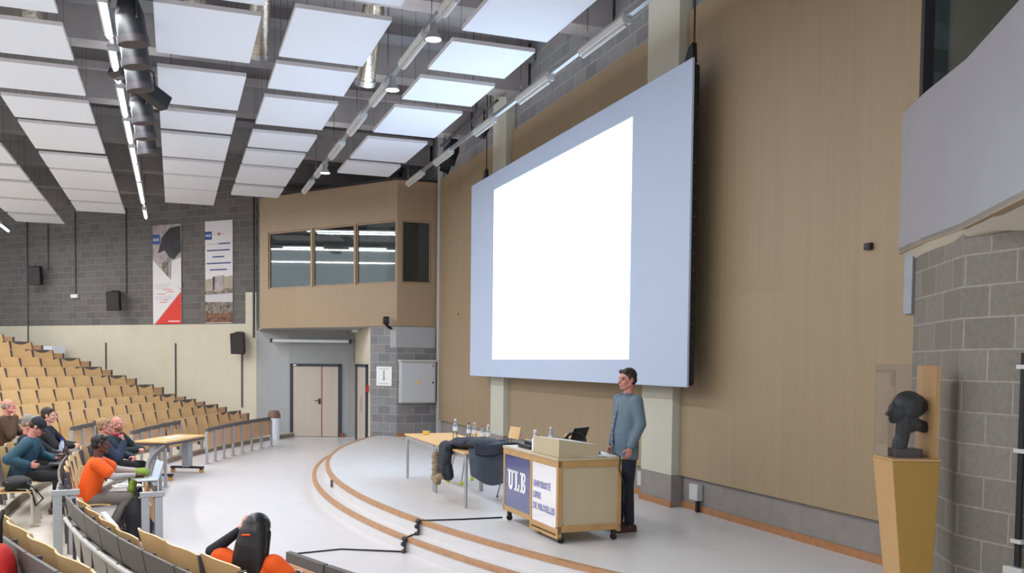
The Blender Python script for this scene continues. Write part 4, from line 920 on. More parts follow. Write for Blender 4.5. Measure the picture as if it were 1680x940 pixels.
t = thing('headphones', 'black round headphones resting behind the lectern hood', 'headphones', onl(9.66, -4.36), rad(60))
MB().tube([(.11*math.cos(PI*i/14), .03*math.sin(PI*i/14), .10+.10*math.sin(PI*i/14)) for i in range(15)], .018).build('headband', M_black, t)
for x in (-.1, .1): MB().cyl((x-.03, 0, .075), (x+.03, 0, .075), .07, n=18).build('ear_cup', M_black, t)
t = thing('equipment_bag', 'flat black electronic gear lying on the blue half of the lectern', 'equipment', onl(10.0, -4.0))
MB().b2(-.2, .22, -.16, .14, 0, .045).build('case', M_black, t, bevel=.012); MB().b2(-.12, .17, -.12, .08, .045, .085).build('lid', M_dark, t, bevel=.012); MB().tube([(-.2, .05, .03), (-.27, .12, .02), (-.3, .05, .015), (-.25, -.05, .02)], .008).build('cable', M_black, t)
t = thing('spray_bottle', 'white spray bottle standing beside the lectern hood', 'spray bottle', onl(9.66, -3.86))
MB().lathe([(.001, 0), (.035, 0), (.037, .02), (.035, .13), (.018, .17), (.014, .19)], n=16).build('bottle_body', M_white, t); mb = MB(); mb.box((-.01, 0, .225), (.07, .026, .035)); mb.cyl((0, 0, .185), (0, 0, .215), .015); mb.box((.02, 0, .20), (.012, .014, .05)); mb.build('spray_head', M_lgrey, t, bevel=.004)
bottle('clear bottle half hidden behind the lectern hood', onl(9.84, -4.13), (226, 230, 235), .26)
t = thing('paper_pile', 'white and bluish papers on the near right corner of the lectern', 'paper', onl(8.98, -4.28), .3)
for i, (x, y, a) in enumerate(((0, 0, 0), (.04, -.03, .3), (-.02, .05, -.2))): o = MB().b2(-.105+x, .105+x, -.15+y, .15+y, .003*i, .003*i+.002).build('sheet', M_paper, t, rot=a)
t2 = thing('paper_pile', 'white papers with a yellow slip far behind the lectern hood', 'paper', onl(9.22, -4.44), -.2); MB().b2(-.15, .15, -.1, .1, 0, .006).build('sheet', M_paper, t2); MB().b2(.1, .2, -.02, .09, .006, .012).build('yellow_slip', mat('slip_yellow', (226, 206, 70), .6), t2)
tag(MB().cyl((0, 0, 0), (0, 0, .03), .028).build('blue_ring', mat('tape_blue', (40, 60, 170), .4), loc=onl(9.12, -4.40)), 'small blue roll on the lectern near the papers', 'tape roll')
t = thing('control_strip', 'small panel of green and red lit buttons on the lectern hood', 'control panel', onl(9.52, -3.93)+Vector((0, 0, .145)))
MB().b2(-.1, .1, -.03, .02, 0, .02).build('casing', M_grey, t); MB().ell((.07, .02, .02), (.014, .01, .01), n=8, m=5).build('green_indicator', mat('green_led', (60, 220, 110), .4, emit=2), t); MB().ell((.0, .02, .02), (.02, .01, .01), n=8, m=5).build('white_button', M_lamp if False else M_white, t); MB().ell((-.07, .02, .02), (.012, .01, .01), n=8, m=5).build('red_indicator', mat('red_led', (230, 60, 50), .4, emit=1.5), t)
tag(MB().tube([onl(8.86, -4.48)+Vector((.02, 0, .03)), onl(8.82, -4.52), onl(8.80, -4.5)-Vector((0, 0, .12)), onl(8.80, -4.56)-Vector((0, 0, .3)), onl(8.82, -4.57)-Vector((0, 0, .5))], .007).build('hanging_cable', M_black), 'thin black cable hanging down the near side of the lectern', 'cable')
# floor cable and its clips over the steps
def gp(px, py, z): v = atz(px, py, z); v.z = z; return v
pts = [gp(824, 850, ST)+Vector((0, 0, .008)), gp(760, 853, ST)+Vector((0, 0, .008)), gp(696, 855, ST)+Vector((0, 0, .008)), ring(18.10, -11.55, ST+.006), ring(18.105, -11.6, .19), ring(18.22, -11.7, .182), ring(18.335, -12.0, .18), ring(18.345, -12.0, .012), gp(560, 902, 0)+Vector((0, 0, .008)), gp(470, 911, 0)+Vector((0, 0, .008))]
t = thing('floor_cable', 'black cable running from the lectern over both stage steps', 'cable', pts[4])
MB().tube([p-Vector(pts[4]) for p in pts], .011).build('cable', M_black, t)
for R, th, z in ((18.10, -11.6, .17), (18.34, -12.0, 0)):
    b = MB(); p = ring(R, th, z)-pts[4]; b.box(p+Vector((0, .015, .09)), (.05, .02, .15)); b.ell(p+Vector((0, .02, .165)), (.045, .035, .03)); b.ell(p+Vector((0, .03, .02)), (.05, .035, .02)); b.ell(p+Vector((.02, .03, .1)), (.03, .03, .03)); b.build('cable_clip', M_dark, t)
tag(MB().box((0, 0, .07), (.06, .03, .12)).build('step_socket', M_slot, loc=ring(18.10, -.6+3.0, .172), rot=0, bevel=.006), 'small grey socket on the riser of the upper stage step', 'socket')

# ================================================================== bust on its pedestal
pc = Vector((5.51, -5.15, 0)); dr_ = Vector((-.342, -.94, 0)); dl_ = Vector((.94, -.342, 0)); S_ = .365
pd = thing('bust_pedestal', 'tapered oak pedestal with a clear case before the block wall', 'pedestal', (5.60, -5.36, ST))
b0 = Vector((5.60, -5.36, 0)); top = [pc, pc+dr_*S_, pc+dr_*S_+dl_*S_, pc+dl_*S_]; bc = Vector((5.365, -5.165, 0)); bot = [bc, bc+dr_*.19, bc+dr_*.19+dl_*.30, bc+dl_*.30]
up3 = lambda L_, z: [Vector((p.x, p.y, z))-b0 for p in L_]
MB().loft([up3(bot, 0), up3(top, 1.195)]).build('pedestal_body', M_ped, pd, bevel=.004)
cen = sum(top, Vector())/4
MB().loft([[p+(p-(cen-b0)-Vector((0, 0, p.z)))*.0 for p in up3(top, 1.197)], [p for p in up3(top, 1.215)]]).build('pedestal_top', M_pedl, pd)
q = [bc+dl_*.0, bc+dl_*.30]; tq = [pc, pc+dl_*S_]; nl = -dr_*.004
MB().loft([[Vector((bot[0].x, bot[0].y, 0))-b0+nl, Vector((bot[3].x, bot[3].y, 0))-b0+nl, Vector((bot[3].x, bot[3].y, 0))-b0, Vector((bot[0].x, bot[0].y, 0))-b0], [tq[0]-b0+nl+Vector((0, 0, 1.195)), tq[1]-b0+nl+Vector((0, 0, 1.195)), tq[1]-b0+Vector((0, 0, 1.195)), tq[0]-b0+Vector((0, 0, 1.195))]]).build('side_veneer', M_pedl, pd)
bp = MB(); e = [pc+dr_*(S_-.03)+dl_*.02, pc+dr_*S_+dl_*.02, pc+dr_*S_+dl_*S_, pc+dr_*(S_-.03)+dl_*S_]
e = [pc+dr_*(S_-.035)+dl_*.03, pc+dr_*(S_)+dl_*.03, pc+dr_*S_+dl_*(S_), pc+dr_*(S_-.035)+dl_*(S_)]
bp.loft([up3(e, 1.215), up3(e, 1.935)]).build('back_board', M_pedl, pd, bevel=.003)
cs = MB(); i_ = .006
for a, b in ((0, 3), (0, 1), (3, 2)):
    A = top[a]; B = top[b]; n_ = (cen-(A+B)/2).normalized()*i_
    if a == 0 and b == 1: B = B-dr_*.036
    if a == 3: B = B-dr_*.036
    cs.loft([[Vector((p.x, p.y, z))-b0 for p in (A, B, B+n_, A+n_)] for z in (1.215, 1.94)])
cs.loft([[p for p in up3([top[0], top[1]-dr_*.036, top[2]-dr_*.036, top[3]], 1.94)], [p for p in up3([top[0], top[1]-dr_*.036, top[2]-dr_*.036, top[3]], 1.946)]])
cs.build('clear_case', M_acryl, pd, smooth=0)
bu = thing('bronze_bust', 'dark bronze head sculpture facing left inside the clear case', 'bust', cen-dr_*.02+Vector((0, 0, ST+1.216)), math.atan2(.94, .342)-PI/2)   # local +Y is where the face looks
hb = MB()
hb.ell((0, -.02, .37), (.078, .105, .10)); hb.ell((0, -.06, .365), (.07, .085, .085)); hb.ell((0, .045, .325), (.055, .065, .085)); hb.ell((0, .075, .265), (.03, .03, .026)); hb.cap((0, .098, .335), (0, .122, .305), .008, .013); hb.cap((-.04, .085, .355), (.04, .085, .355), .012); hb.cap((-.016, .098, .283), (.016, .098, .283), .008)
hb.ell((.066, -.005, .32), (.014, .024, .034)); hb.ell((-.066, -.005, .32), (.014, .024, .034))
hb.cap((0, .0, .27), (0, .02, .08), .055, .042, sq=1.0); hb.cap((0, -.03, .255), (0, -.13, .215), .05, .04); hb.cap((0, -.02, .24), (0, -.12, .23), .045, .03); hb.cap((0, .03, .12), (0, .03, .07), .045, .05)
hb.cap((.0, -.0, .2), (0, -.14, .235), .04, .025)
bh_ = obj('bronze_head', remesh(hb, .006, 3), M_bronze, bu); bh_.scale = (1.18, 1.18, 1.13); bh_.location.z = -.01
MB().box((0, -.01, .034), (.155, .21, .068)).build('bust_base', mat('bust_base_dark', (60, 40, 38), .4), bu, bevel=.004)
t = thing('wall_cable', 'dark cable with a white junction box at the right edge of the block wall', 'cable', (4.83, -5.67, .72))
MB().cyl((0, 0, .12), (0, 0, 1.65), .022, n=10).build('cable', M_black, t); MB().box((0.02, .0, .02), (.16, .06, .18)).build('junction_box', M_lgrey, t, bevel=.008)
mb = MB(); [mb.box((0, 0, z), (.09, .05, .03)) for z in (.3, .95, 1.55)]; mb.pieces('cable_clip', M_lgrey, t)
# ================================================================== people
V = Vector
def xf(mb, n0, M):
    for i in range(n0, len(mb.v)): mb.v[i] = tuple(M @ V(mb.v[i]))
def head(mb, M, k=1.0):
    n0 = len(mb.v)
    mb.ell((0, -.012, .140), (.074, .096, .088)); mb.ell((0, .033, .085), (.057, .060, .080)); mb.ell((0, .066, .020), (.028, .026, .022))
    for q in (-1, 1):
        mb.cap((q*.050, .0, .055), (q*.012, .058, .018), .024, .021); mb.ell((q*.076, -.010, .104), (.010, .022, .032)); mb.ell((q*.036, .062, .080), (.022, .022, .022))
    mb.cap((0, .092, .118), (0, .114, .080), .009, .014); mb.cap((-.036, .080, .128), (.036, .080, .128), .012); mb.cap((-.017, .090, .044), (.017, .090, .044), .009)
    xf(mb, n0, M @ Matrix.Scale(k, 4))
def hand(mb, w, d, nrm, side, curl=.35, spread=1):
    d = V(d).normalized(); nrm = V(nrm); nrm = (nrm-d*nrm.dot(d)).normalized(); ac = d.cross(nrm)*side
    mb.cap(w, w+d*.02, .024, .026); mb.cap(w+d*.02, w+d*.078, .034, .040, sq=.40, sqdir=nrm)
    for i, (ln, off) in enumerate(((.068, 1.5), (.078, .5), (.073, -.5), (.056, -1.5))):
        b = w+d*(.088-.004*abs(off))+ac*off*.0195*spread; c1 = curl*(1+.1*i); d1 = d*math.cos(c1)+nrm*math.sin(c1); d2 = d*math.cos(2.2*c1)+nrm*math.sin(2.2*c1); m = b+d1*ln*.52
        mb.cap(b, m, .0092, .0085, n=8); mb.cap(m, m+d2*ln*.5, .0085, .0072, n=8)
    b = w+d*.035+ac*.034; t1 = (d*.62+ac*.72+nrm*.35).normalized(); t2 = (d*.85+ac*.25+nrm*.5).normalized(); m = b+t1*.036
    mb.cap(b-t1*.01, m, .0125, .0105, n=8); mb.cap(m, m+t2*.03, .0105, .0085, n=8)
def ringe(c, rx, ry, ux, uy, n=18): return [V(c)+V(ux)*(rx*math.cos(2*PI*i/n))+V(uy)*(ry*math.sin(2*PI*i/n)) for i in range(n)]
HAIRM = {}
def person(label, loc, rot, P):
    """hip, lean(deg), side(deg), head=(yaw,pitch,roll), arms R/L=(elbow,wrist,handdir,palm), legs=(kneeR,ankR,kneeL,ankL)"""
    g = P.get
    t = thing('person', label, 'person', loc, rot); sk = P['skin']
    hip = V(P['hip']); le = rad(g('lean', 5)); sd = rad(g('side', 0)); T = g('T', .50); bulk = g('bulk', 0)
    s = V((math.sin(sd), math.sin(le), math.cos(le)*math.cos(sd))).normalized(); tw = rad(g('twist', 0))
    ux = V((math.cos(tw), math.sin(tw), 0)); ux = (ux-s*ux.dot(s)).normalized(); uy = s.cross(ux)
    neck = hip+s*T; sh = g('sh', .185); shc = hip+s*(T-.055)
    SR, SL = shc+ux*sh, shc-ux*sh
    yaw_, pit, rol = (rad(a) for a in g('head', (0, 0, 0)))
    hb = neck+s*.035+V((0, .01, 0))+uy*g('hf', .015)
    Mh = Matrix.Translation(hb+V((0, 0, .035))) @ Matrix.Rotation(yaw_, 4, 'Z') @ Matrix.Rotation(-pit, 4, 'X') @ Matrix.Rotation(rol, 4, 'Y') @ Matrix.Translation((0, -.01, 0))
    prof = [(-.09, .15, .115), (0, .172, .125), (.12, .162, .118), (.26, .168, .122), (.36, .180, .118), (.43, .176, .100), (.475, .125, .080), (.505, .070, .062)]
    belly = g('belly', 0)
    def torso(mb, d):
        rs = []
        for h, rx, ry in prof:
            f = h/.5*T; b = belly*math.exp(-((h-.12)/.12)**2)
            rs.append(ringe(hip+s*f+uy*(b*.6), rx*sh/.185+d+bulk*.5, ry+d+bulk*.5+b*.6, ux, uy))
        mb.loft(rs)
    arms = {1: P['R'], -1: P['L']}
    def arm(mb, q, d, upto=2.0, frm=0.0):
        S = SR if q > 0 else SL; E, W = V(arms[q][0]), V(arms[q][1])
        if frm < 1:
            e = E if upto >= 1 else S.lerp(E, upto)
            mb.cap(S-ux*q*.01, e, .056+d, (.043 if upto >= 1 else .052)+d)
        if upto > 1:
            e = E.lerp(W, min(1, upto-1)); mb.cap(E, e, .043+d, (.043-.015*min(1, upto-1))+d)
    KR, AR, KL, AL = (V(p) for p in P['legs'])
    def leg(mb, q, d, cut=0):
        K, A = (KR, AR) if q > 0 else (KL, AL); Hp = hip+V((q*.085, 0, -.03))
        mb.cap(Hp, K, .082+d, .058+d); mb.cap(K, A.lerp(K, cut), .058+d, .040+d+.012*cut)
    # ---- body (skin), one surface
    b = MB(); head(b, Mh, g('hk', 1.0)); b.cap(Mh @ V((0, -.022, .05)), neck-s*.03, .054, .060); torso(b, -.022)
    for q in (1, -1):
        arm(b, q, -.010); W = V(arms[q][1]); b.cap(V(arms[q][0]).lerp(W, .8), W, .027, .024); hand(b, W, arms[q][2], arms[q][3], q, g('curl', .35)); leg(b, q, -.014)
    me = remesh(b, .0062, 3); o = obj('body', me, [sk, M_eye, M_lipd if sk is M_skind else M_lip, g('hairmat', M_eye)], t, smooth=0)
    me.shade_smooth(); Mi = (Mh @ Matrix.Scale(g('hk', 1.0), 4)).inverted()
    for p in me.polygons:
        c = Mi @ p.center
        if c.y > .04 and -.03 < c.z < .2:
            if (abs(abs(c.x)-.031) < .012 and abs(c.z-.110) < .0048): p.material_index = 1
            elif P.get('brow') and abs(abs(c.x)-.031) < .017 and abs(c.z-.133) < .004: p.material_index = 3
            elif abs(c.x) < .022 and abs(c.z-.044) < .006 and c.y > .08: p.material_index = 2
        if g('beard') and c.z < .052 and c.z > -.03 and c.y > -.02 and not (abs(c.x) < .022 and abs(c.z-.044) < .006) and abs(c.x) < .085: p.material_index = 3
    # ---- clothing
    def cloth(name, fn, m, vox=.011, it=4): mb = MB(); fn(mb); return obj(name, remesh(mb, vox, it), m, t, smooth=0)
    sl = g('sleeve', 1.93)
    def shirt(mb):
        torso(mb, .004+bulk*.5)
        for q in (1, -1): arm(mb, q, .006+bulk+(.012 if sl < 1 else 0), sl)
        if g('skirt'): mb.loft([ringe(hip-s*.02, .178+bulk, .128+bulk, ux, uy), ringe(hip-s*g('skirt'), .178+bulk, .128+bulk, ux, uy)])
        if g('collar', True): mb.loft([ringe(neck-s*.03, .074, .066, ux, uy), ringe(neck+s*.025, .066, .062, ux, uy)])
    so = cloth(g('topname', 'shirt'), shirt, P['top']); so.data.shade_smooth()
    if g('under'):
        def und(mb):
            for q in (1, -1): arm(mb, q, .004, 1.95)
            mb.loft([ringe(neck-s*.03, .070, .062, ux, uy), ringe(neck+s*.02, .062, .058, ux, uy)])
        cloth('undershirt', und, P['under']).data.shade_smooth()
    def trou(mb):
        mb.loft([ringe(hip-s*.10, .155, .12, ux, uy), ringe(hip+s*.04, .168, .123, ux, uy)])
        for q in (1, -1): leg(mb, q, .006+g('baggy', .006), .06)
    cloth('trousers', trou, P['trousers']).data.shade_smooth()
    for A, K in ((AR, KR), (AL, KL)):
        f = V(g('toe', (0, 1, 0))); mb = MB(); mb.cap(A-V((0, 0, A.z-.045))-f*.05, A-V((0, 0, A.z-.038))+f*.15, .046, .038); mb.cap(A+V((0, 0, -.02)), A-V((0, 0, A.z-.05)), .047, .05); mb.box(A-V((0, 0, A.z-.01))+f*.05, (.085, .27, .02), math.atan2(f.y, f.x)-PI/2)
        obj('shoe', remesh(mb, .009, 2), P['shoes'], t, smooth=0).data.shade_smooth()
    # ---- hair and headwear
    h = g('hair'); S4 = Matrix.Scale(g('hk', 1.0), 4)
    if h:
        mb = MB(); n0 = 0
        if h == 'short':
            mb.ell((0, -.024, .156), (.083, .098, .088)); mb.ell((0, -.055, .105), (.076, .062, .065)); mb.cap((-.045, .045, .195), (.045, .05, .198), .026)
            for q in (-1, 1): mb.cap((q*.074, .012, .15), (q*.072, .012, .105), .014, .008)
        elif h == 'ring':
            mb.ell((0, -.055, .105), (.076, .062, .055)); [mb.ell((q*.066, -.03, .13), (.02, .055, .04)) for q in (-1, 1)]
        elif h == 'cap':
            mb.ell((0, -.055, .105), (.076, .062, .06)); [mb.cap((q*.074, .012, .13), (q*.072, .012, .095), .014, .008) for q in (-1, 1)]
        elif h == 'long':
            mb.ell((0, -.022, .150), (.090, .106, .092)); mb.ell((0, -.06, .085), (.094, .082, .11))
            mb.loft([ringe((.004-.03*(z-.2), y, z), rx, ry, (1, 0, 0), (0, 1, 0)) for z, rx, ry, y in ((.215, .045, .03, -.045), (.18, .078, .055, -.06), (.12, .098, .075, -.07), (.02, .112, .08, -.082), (-.08, .118, .072, -.09), (-.18, .112, .06, -.095), (-.28, .098, .048, -.092), (-.38, .07, .034, -.086), (-.46, .04, .02, -.08))])
            for q in (-1, 1): mb.cap((q*.070, -.02, .11), (q*.10, -.04, -.10), .04, .035); mb.cap((q*.10, -.04, -.10), (q*.085, -.075, -.28), .035, .02)
        xf(mb, 0, Mh @ S4); obj('hair', remesh(mb, .007, 7 if h == 'long' else 2), g('hairmat'), t, smooth=0).data.shade_smooth()
    if h == 'cap':
        mb = MB(); mb.ell((0, -.015, .160), (.088, .108, .085)); mb.cap((-.045, .07, .150), (.045, .07, .150), .018); xf(mb, 0, Mh); c = obj('cap', remesh(mb, .008, 2), P['capmat'], t, smooth=0); c.data.shade_smooth()
        mb = MB(); mb.sheet(lambda u, v: (((u-.5)*.165*(1-.25*v*v), .075+v*.085-.05*(2*u-1)**2, .142-.022*v-.025*(2*u-1)**2), (0, .2, 1)), 8, 4, .006); xf(mb, 0, Mh); mb.build('brim', P['capmat'], c)
    if h == 'long':
        mb = MB(); mb.tube([(-.03, -.152, .085), (.0, -.156, .09), (.03, -.150, .095)], .007); xf(mb, 0, Mh); mb.build('hair_tie', M_orange, t)
    if g('glasses'):
        mb = MB()
        for q in (-1, 1): mb.tube([(q*.031+.021*math.cos(a*PI/6), .105, .110+.016*math.sin(a*PI/6)) for a in range(13)], .0022, 6); mb.tube([(q*.052, .104, .112), (q*.078, .04, .116), (q*.08, -.01, .112)], .0022, 6)
        mb.tube([(-.010, .107, .114), (.010, .107, .114)], .0022, 6); xf(mb, 0, Mh); mb.build('glasses', M_dark, t)
    if g('scarf'):
        mb = MB()
        for i in range(14): a = 2*PI*i/14; mb.ell(neck+ux*.088*math.cos(a)+uy*.082*math.sin(a)+s*(-.005+.012*math.sin(3*a)), (.038, .038, .036))
        mb.cap(neck+uy*.09-s*.02, neck+uy*.125-s*.20-ux*.03, .034, .036, sq=.6); obj('scarf', remesh(mb, .010, 2), P['scarf'], t, smooth=0).data.shade_smooth()
    if g('buttons'):
        b0_ = hip-s*.15+uy*(.148+bulk*.5); b1_ = neck-s*.03+uy*.072; mid = hip+s*.15+uy*(.120+.014+bulk+belly*1.14)
        pp = [b0_+uy*.012, hip+s*.02+uy*(.127+bulk+belly*.75), mid+uy*.004, hip+s*.36+uy*(.128+bulk+.008), b1_+uy*.012]
        mb = MB(); mb.tube(pp, .012, 6); mb.build('placket', P['top'], t)
        mb = MB()
        for q in range(4):
            for w_ in (.25, .75): mb.ell(pp[q].lerp(pp[q+1], w_)+uy*.011, (.007, .007, .007), n=8, m=5)
        mb.pieces('button', M_lgrey, t)
        for q in (-1, 1): MB().add([neck+uy*.072+s*.03, neck+ux*q*.055+uy*.05+s*.025, neck+ux*q*.06+uy*.085-s*.045, neck+uy*.072+s*.03+uy*.01, neck+ux*q*.055+uy*.06+s*.025, neck+ux*q*.06+uy*.095-s*.045], [(0, 1, 2), (3, 5, 4), (0, 3, 4, 1), (1, 4, 5, 2), (2, 5, 3, 0)]).build('collar', P['top'], t)
    if g('badge'): MB().box(hip+s*.30+uy*(.134+bulk)+ux*.09, (.07, .006, .05)).build('badge', M_paper, t)
    return t
def face_dir(a): return rad(a-90)
def seatpos(k, th, R=None): return ring(RD(k)+.66 if R is None else R, th, FL[k])
M_hbrown = mat('hair_dark_brown', (50, 36, 30), .6, var=.2, scale=30); M_hfair = mat('hair_fair', (150, 118, 88), .6, var=.2, scale=30); M_hgrey = mat('hair_grey', (136, 130, 124), .6, var=.2, scale=30); M_hblack = mat('hair_black', (24, 20, 22), .45, var=.2, scale=30)
M_jeans = mat('trousers_navy', (34, 38, 52), .8, var=.12, bump=.2); M_tblk = mat('trousers_black', (30, 30, 34), .8, var=.1); M_tgrey = mat('trousers_grey', (118, 112, 108), .8, var=.1, bump=.15)
M_shoeb = mat('shoe_brown', (72, 46, 40), .5, var=.1); M_shoek = mat('shoe_black', (34, 30, 30), .5)
M_shirtb = mat('shirt_blue_grey', (104, 122, 138), .8, var=.08, scale=40, bump=.25, bscale=14); M_teal = mat('jacket_teal', (36, 74, 92), .7, var=.12, bump=.3, bscale=16); M_blks = mat('shirt_black', (30, 30, 38), .8, var=.1, bump=.2, bscale=14)
M_brown = mat('jumper_brown', (78, 56, 42), .9, var=.1, bump=.3); M_navy = mat('sweater_navy', (36, 46, 70), .85, var=.1, bump=.25, bscale=16); M_dgreen = mat('jumper_dark_green', (30, 44, 46), .85, var=.1, bump=.25, bscale=16); M_greysl = mat('sleeve_grey', (176, 168, 166), .85, var=.06, bump=.2); M_scarf = mat('scarf_red', (140, 30, 46), .85, var=.2, scale=20)
M_capk = mat('cap_dark', (28, 32, 40), .8, var=.1)
LEGS = ((.12, .44, .50), (.13, .40, .09), (-.12, .44, .50), (-.13, .40, .09))
# presenter
person('person standing behind the lectern in a blue grey shirt and dark trousers, looking left', (9.38, -4.87, ST), face_dir(96), dict(skin=M_skinr, hip=(0, 0, 1.0), lean=-3, T=.56, sh=.185, belly=.03, head=(2, 2, 0), hair='short', hairmat=M_hbrown,
  R=((.235, -.04, 1.24), (.22, .04, .97), (.0, .2, -1), (-1, 0, 0)), L=((-.235, -.05, 1.24), (-.225, .08, .98), (.05, .25, -1), (1, 0, 0)), legs=((.10, .03, .53), (.11, 0, .09), (-.10, .03, .53), (-.11, 0, .09)), top=M_shirtb, trousers=M_jeans, shoes=M_shoeb, skirt=.17, bulk=.014, baggy=.012, hk=1.03, curl=.35, buttons=True, brow=True))
# person in orange
person('seated person in an orange T-shirt over long grey sleeves, arms stretched to the desk', seatpos(1, -4.95), face_dir(-88), dict(skin=M_skind, hip=(0, -.05, .53), lean=15, head=(0, 4, 0), hair='short', hairmat=M_hblack,
  R=((.23, .26, .80), (.10, .50, .80), (-.3, 1, 0), (0, -.2, -1)), L=((-.23, .30, .84), (-.08, .56, .83), (.3, 1, 0), (0, -.2, -1)), legs=((.13, .42, .52), (.12, .18, .09), (-.13, .42, .50), (-.12, .30, .09)), top=M_orange, under=M_greysl, sleeve=.62, trousers=M_tgrey, shoes=M_shoek, topname='t_shirt', collar=False, bulk=.012, curl=.7))
# person with cap
person('seated person in a dark cap and teal jacket looking down at a phone', seatpos(2, -.75), face_dir(-92), dict(skin=M_skinr, hip=(0, -.03, .55), lean=16, head=(-4, 32, 0), hair='cap', hairmat=M_hbrown, capmat=M_capk, sh=.20,
  R=((.34, -.12, .78), (.30, .12, .70), (0, 1, -.15), (-1, 0, 0)), L=((-.30, .20, .76), (-.12, .38, .74), (.6, .8, .1), (0, 0, 1)), legs=((.14, .46, .52), (.14, .42, .09), (-.13, .44, .52), (-.13, .46, .09)), top=M_teal, trousers=M_tblk, shoes=M_shoeb, topname='jacket', bulk=.022, skirt=.12, curl=.6))
person('dark haired seated person in a black shirt with folded hands on the desk', seatpos(2, 4.0), face_dir(-96), dict(skin=M_skin, hip=(0, -.04, .54), lean=8, T=.53, head=(-4, 2, 0), hair='short', hairmat=M_hbrown,
  R=((.26, .22, .78), (.04, .42, .76), (-.8, .5, 0), (0, -.3, -1)), L=((-.26, .22, .78), (-.02, .44, .78), (.8, .4, 0), (0, -.3, -1)), legs=LEGS, top=M_blks, trousers=M_tblk, shoes=M_shoek, bulk=.008, curl=.6))
person('balding seated person in a brown jumper at the left edge, hand to mouth', seatpos(3, 6.6), face_dir(-92), dict(skin=M_skinr, hip=(0, 0, .54), lean=12, head=(0, 4, 0), hair='ring', hairmat=M_hgrey,
  R=((.28, .22, .74), (.05, .24, 1.04), (-.2, -.1, 1), (0, -1, 0)), L=((-.26, .22, .76), (.0, .40, .74), (.8, .4, 0), (0, -.3, -1)), legs=LEGS, top=M_brown, trousers=M_tblk, shoes=M_shoek, topname='jumper', bulk=.02, curl=.9))
person('grey haired seated person mostly hidden behind the person in the cap', seatpos(2, 1.0), face_dir(-100), dict(skin=M_skinr, hip=(0, -.08, .52), lean=5, T=.50, head=(0, 10, 0), hair='short', hairmat=M_hgrey,
  R=((.26, .22, .74), (.06, .40, .72), (-.8, .5, 0), (0, -.3, -1)), L=((-.26, .22, .74), (-.04, .42, .74), (.8, .4, 0), (0, -.3, -1)), legs=LEGS, top=M_blks, trousers=M_tblk, shoes=M_shoek, bulk=.01, curl=.6))
person('fair haired seated person with glasses and navy sweater resting chin on hand', seatpos(1, 2.6), face_dir(-92), dict(skin=M_skinr, hip=(0, -.06, .53), lean=8, T=.51, head=(0, 3, 0), hair='short', hairmat=M_hfair, glasses=True, badge=True,
  R=((.24, .24, .74), (.03, .30, .98), (-.1, -.25, 1), (0, -1, -.1)), L=((-.24, .26, .76), (.02, .42, .74), (.8, .3, 0), (0, -.3, -1)), legs=LEGS, top=M_navy, trousers=M_jeans, shoes=M_shoek, topname='sweater', bulk=.02, curl=.9))
person('bald seated person with a red scarf and dark jumper leaning on the desk', seatpos(1, 5.6), face_dir(-112), dict(skin=M_skinr, hip=(0, -.03, .52), lean=11, side=4, head=(-12, 2, 0), beard=True, hairmat=mat('stubble', (150, 98, 84), .7),
  R=((.30, .20, .76), (.10, .44, .76), (-.8, .4, 0), (0, -.3, -1)), L=((-.30, .22, .76), (-.06, .46, .76), (.8, .3, 0), (0, -.3, -1)), legs=LEGS, top=M_dgreen, scarf=M_scarf, trousers=M_tblk, shoes=M_shoek, topname='jumper', bulk=.02, curl=.6))
person('seated person with long dark hair and orange T-shirt seen from behind, elbow raised', seatpos(1, -21.55, 21.52), face_dir(-38), dict(skin=M_skin, hip=(0, 0, .435), lean=8, side=-3, T=.47, sh=.165, head=(4, 8, 6), hair='long', hairmat=M_hblack, 
  R=((.25, .12, .72), (.15, .34, .74), (-.4, 1, 0), (0, -.2, -1)), L=((-.33, .02, .93), (-.15, .10, 1.08), (.5, -.1, 1), (.8, .2, .2)), legs=LEGS, top=M_orange, under=M_blks, sleeve=.55, trousers=M_jeans, shoes=M_shoek, topname='t_shirt', collar=False, bulk=.012, curl=.6))
# ---- things the audience holds or has beside them
def near(k, th, R, z, rot=0): p = ring(R, th, z); return p, -rad(th)+rot
p, a = near(2, -.75, 22.45, 0); p2 = seatpos(2, -.75)
tag(MB().box((0, 0, 0), (.075, .145, .009)).build('phone', M_black, loc=p2+V((-.0, -.46, .80)), rot=.4, bevel=.003), 'dark phone in the hand of the person with the cap', 'phone')
p, a = near(2, -3.4, 22.42, FL[2]+.475)
t = thing('shoulder_bag', 'black shoulder bag lying on the open seat at the aisle', 'bag', p, a+.1)
mb = MB(); mb.ell((0, 0, .085), (.25, .17, .085)); mb.ell((-.05, -.02, .10), (.2, .15, .07)); mb.box((0, 0, .06), (.42, .28, .1)); obj('bag_body', remesh(mb, .012, 4), mat('bag_black', (26, 26, 30), .7, var=.2, bump=.3), t)
MB().box((.0, -.15, .09), (.36, .02, .03)).build('zip', M_slot, t); MB().tube([(-.2, -.1, .1), (-.3, -.2, .02), (-.28, -.28, -.1), (-.2, -.2, -.2), (-.15, -.15, .0)], .012).build('strap', M_black, t); MB().ell((.02, -.165, .09), (.018, .008, .018), n=10, m=6).build('buckle', M_grey, t)
p, a = near(2, -3.5, 22.55, FL[2])
t = thing('beige_coat', 'pale beige coat hanging down from the seat with the black bag', 'coat', p, a)
def drape(u, v):
    w_ = .17+.05*v; x = (u-.5)*2*w_; zz = .50-.46*v if v > .2 else .50-.06*v
    return ((x+.06*v, (-.30 if v > .2 else -.30+.9*(.2-v))-.05*v+.03*math.sin(u*9+v*2)*(.3+v), zz), (0, -1, .2))
MB().sheet(drape, 18, 14, .025).build('coat_fabric', mat('coat_beige', (196, 186, 172), .8, var=.1, bump=.3, bscale=14), t, smooth=60)
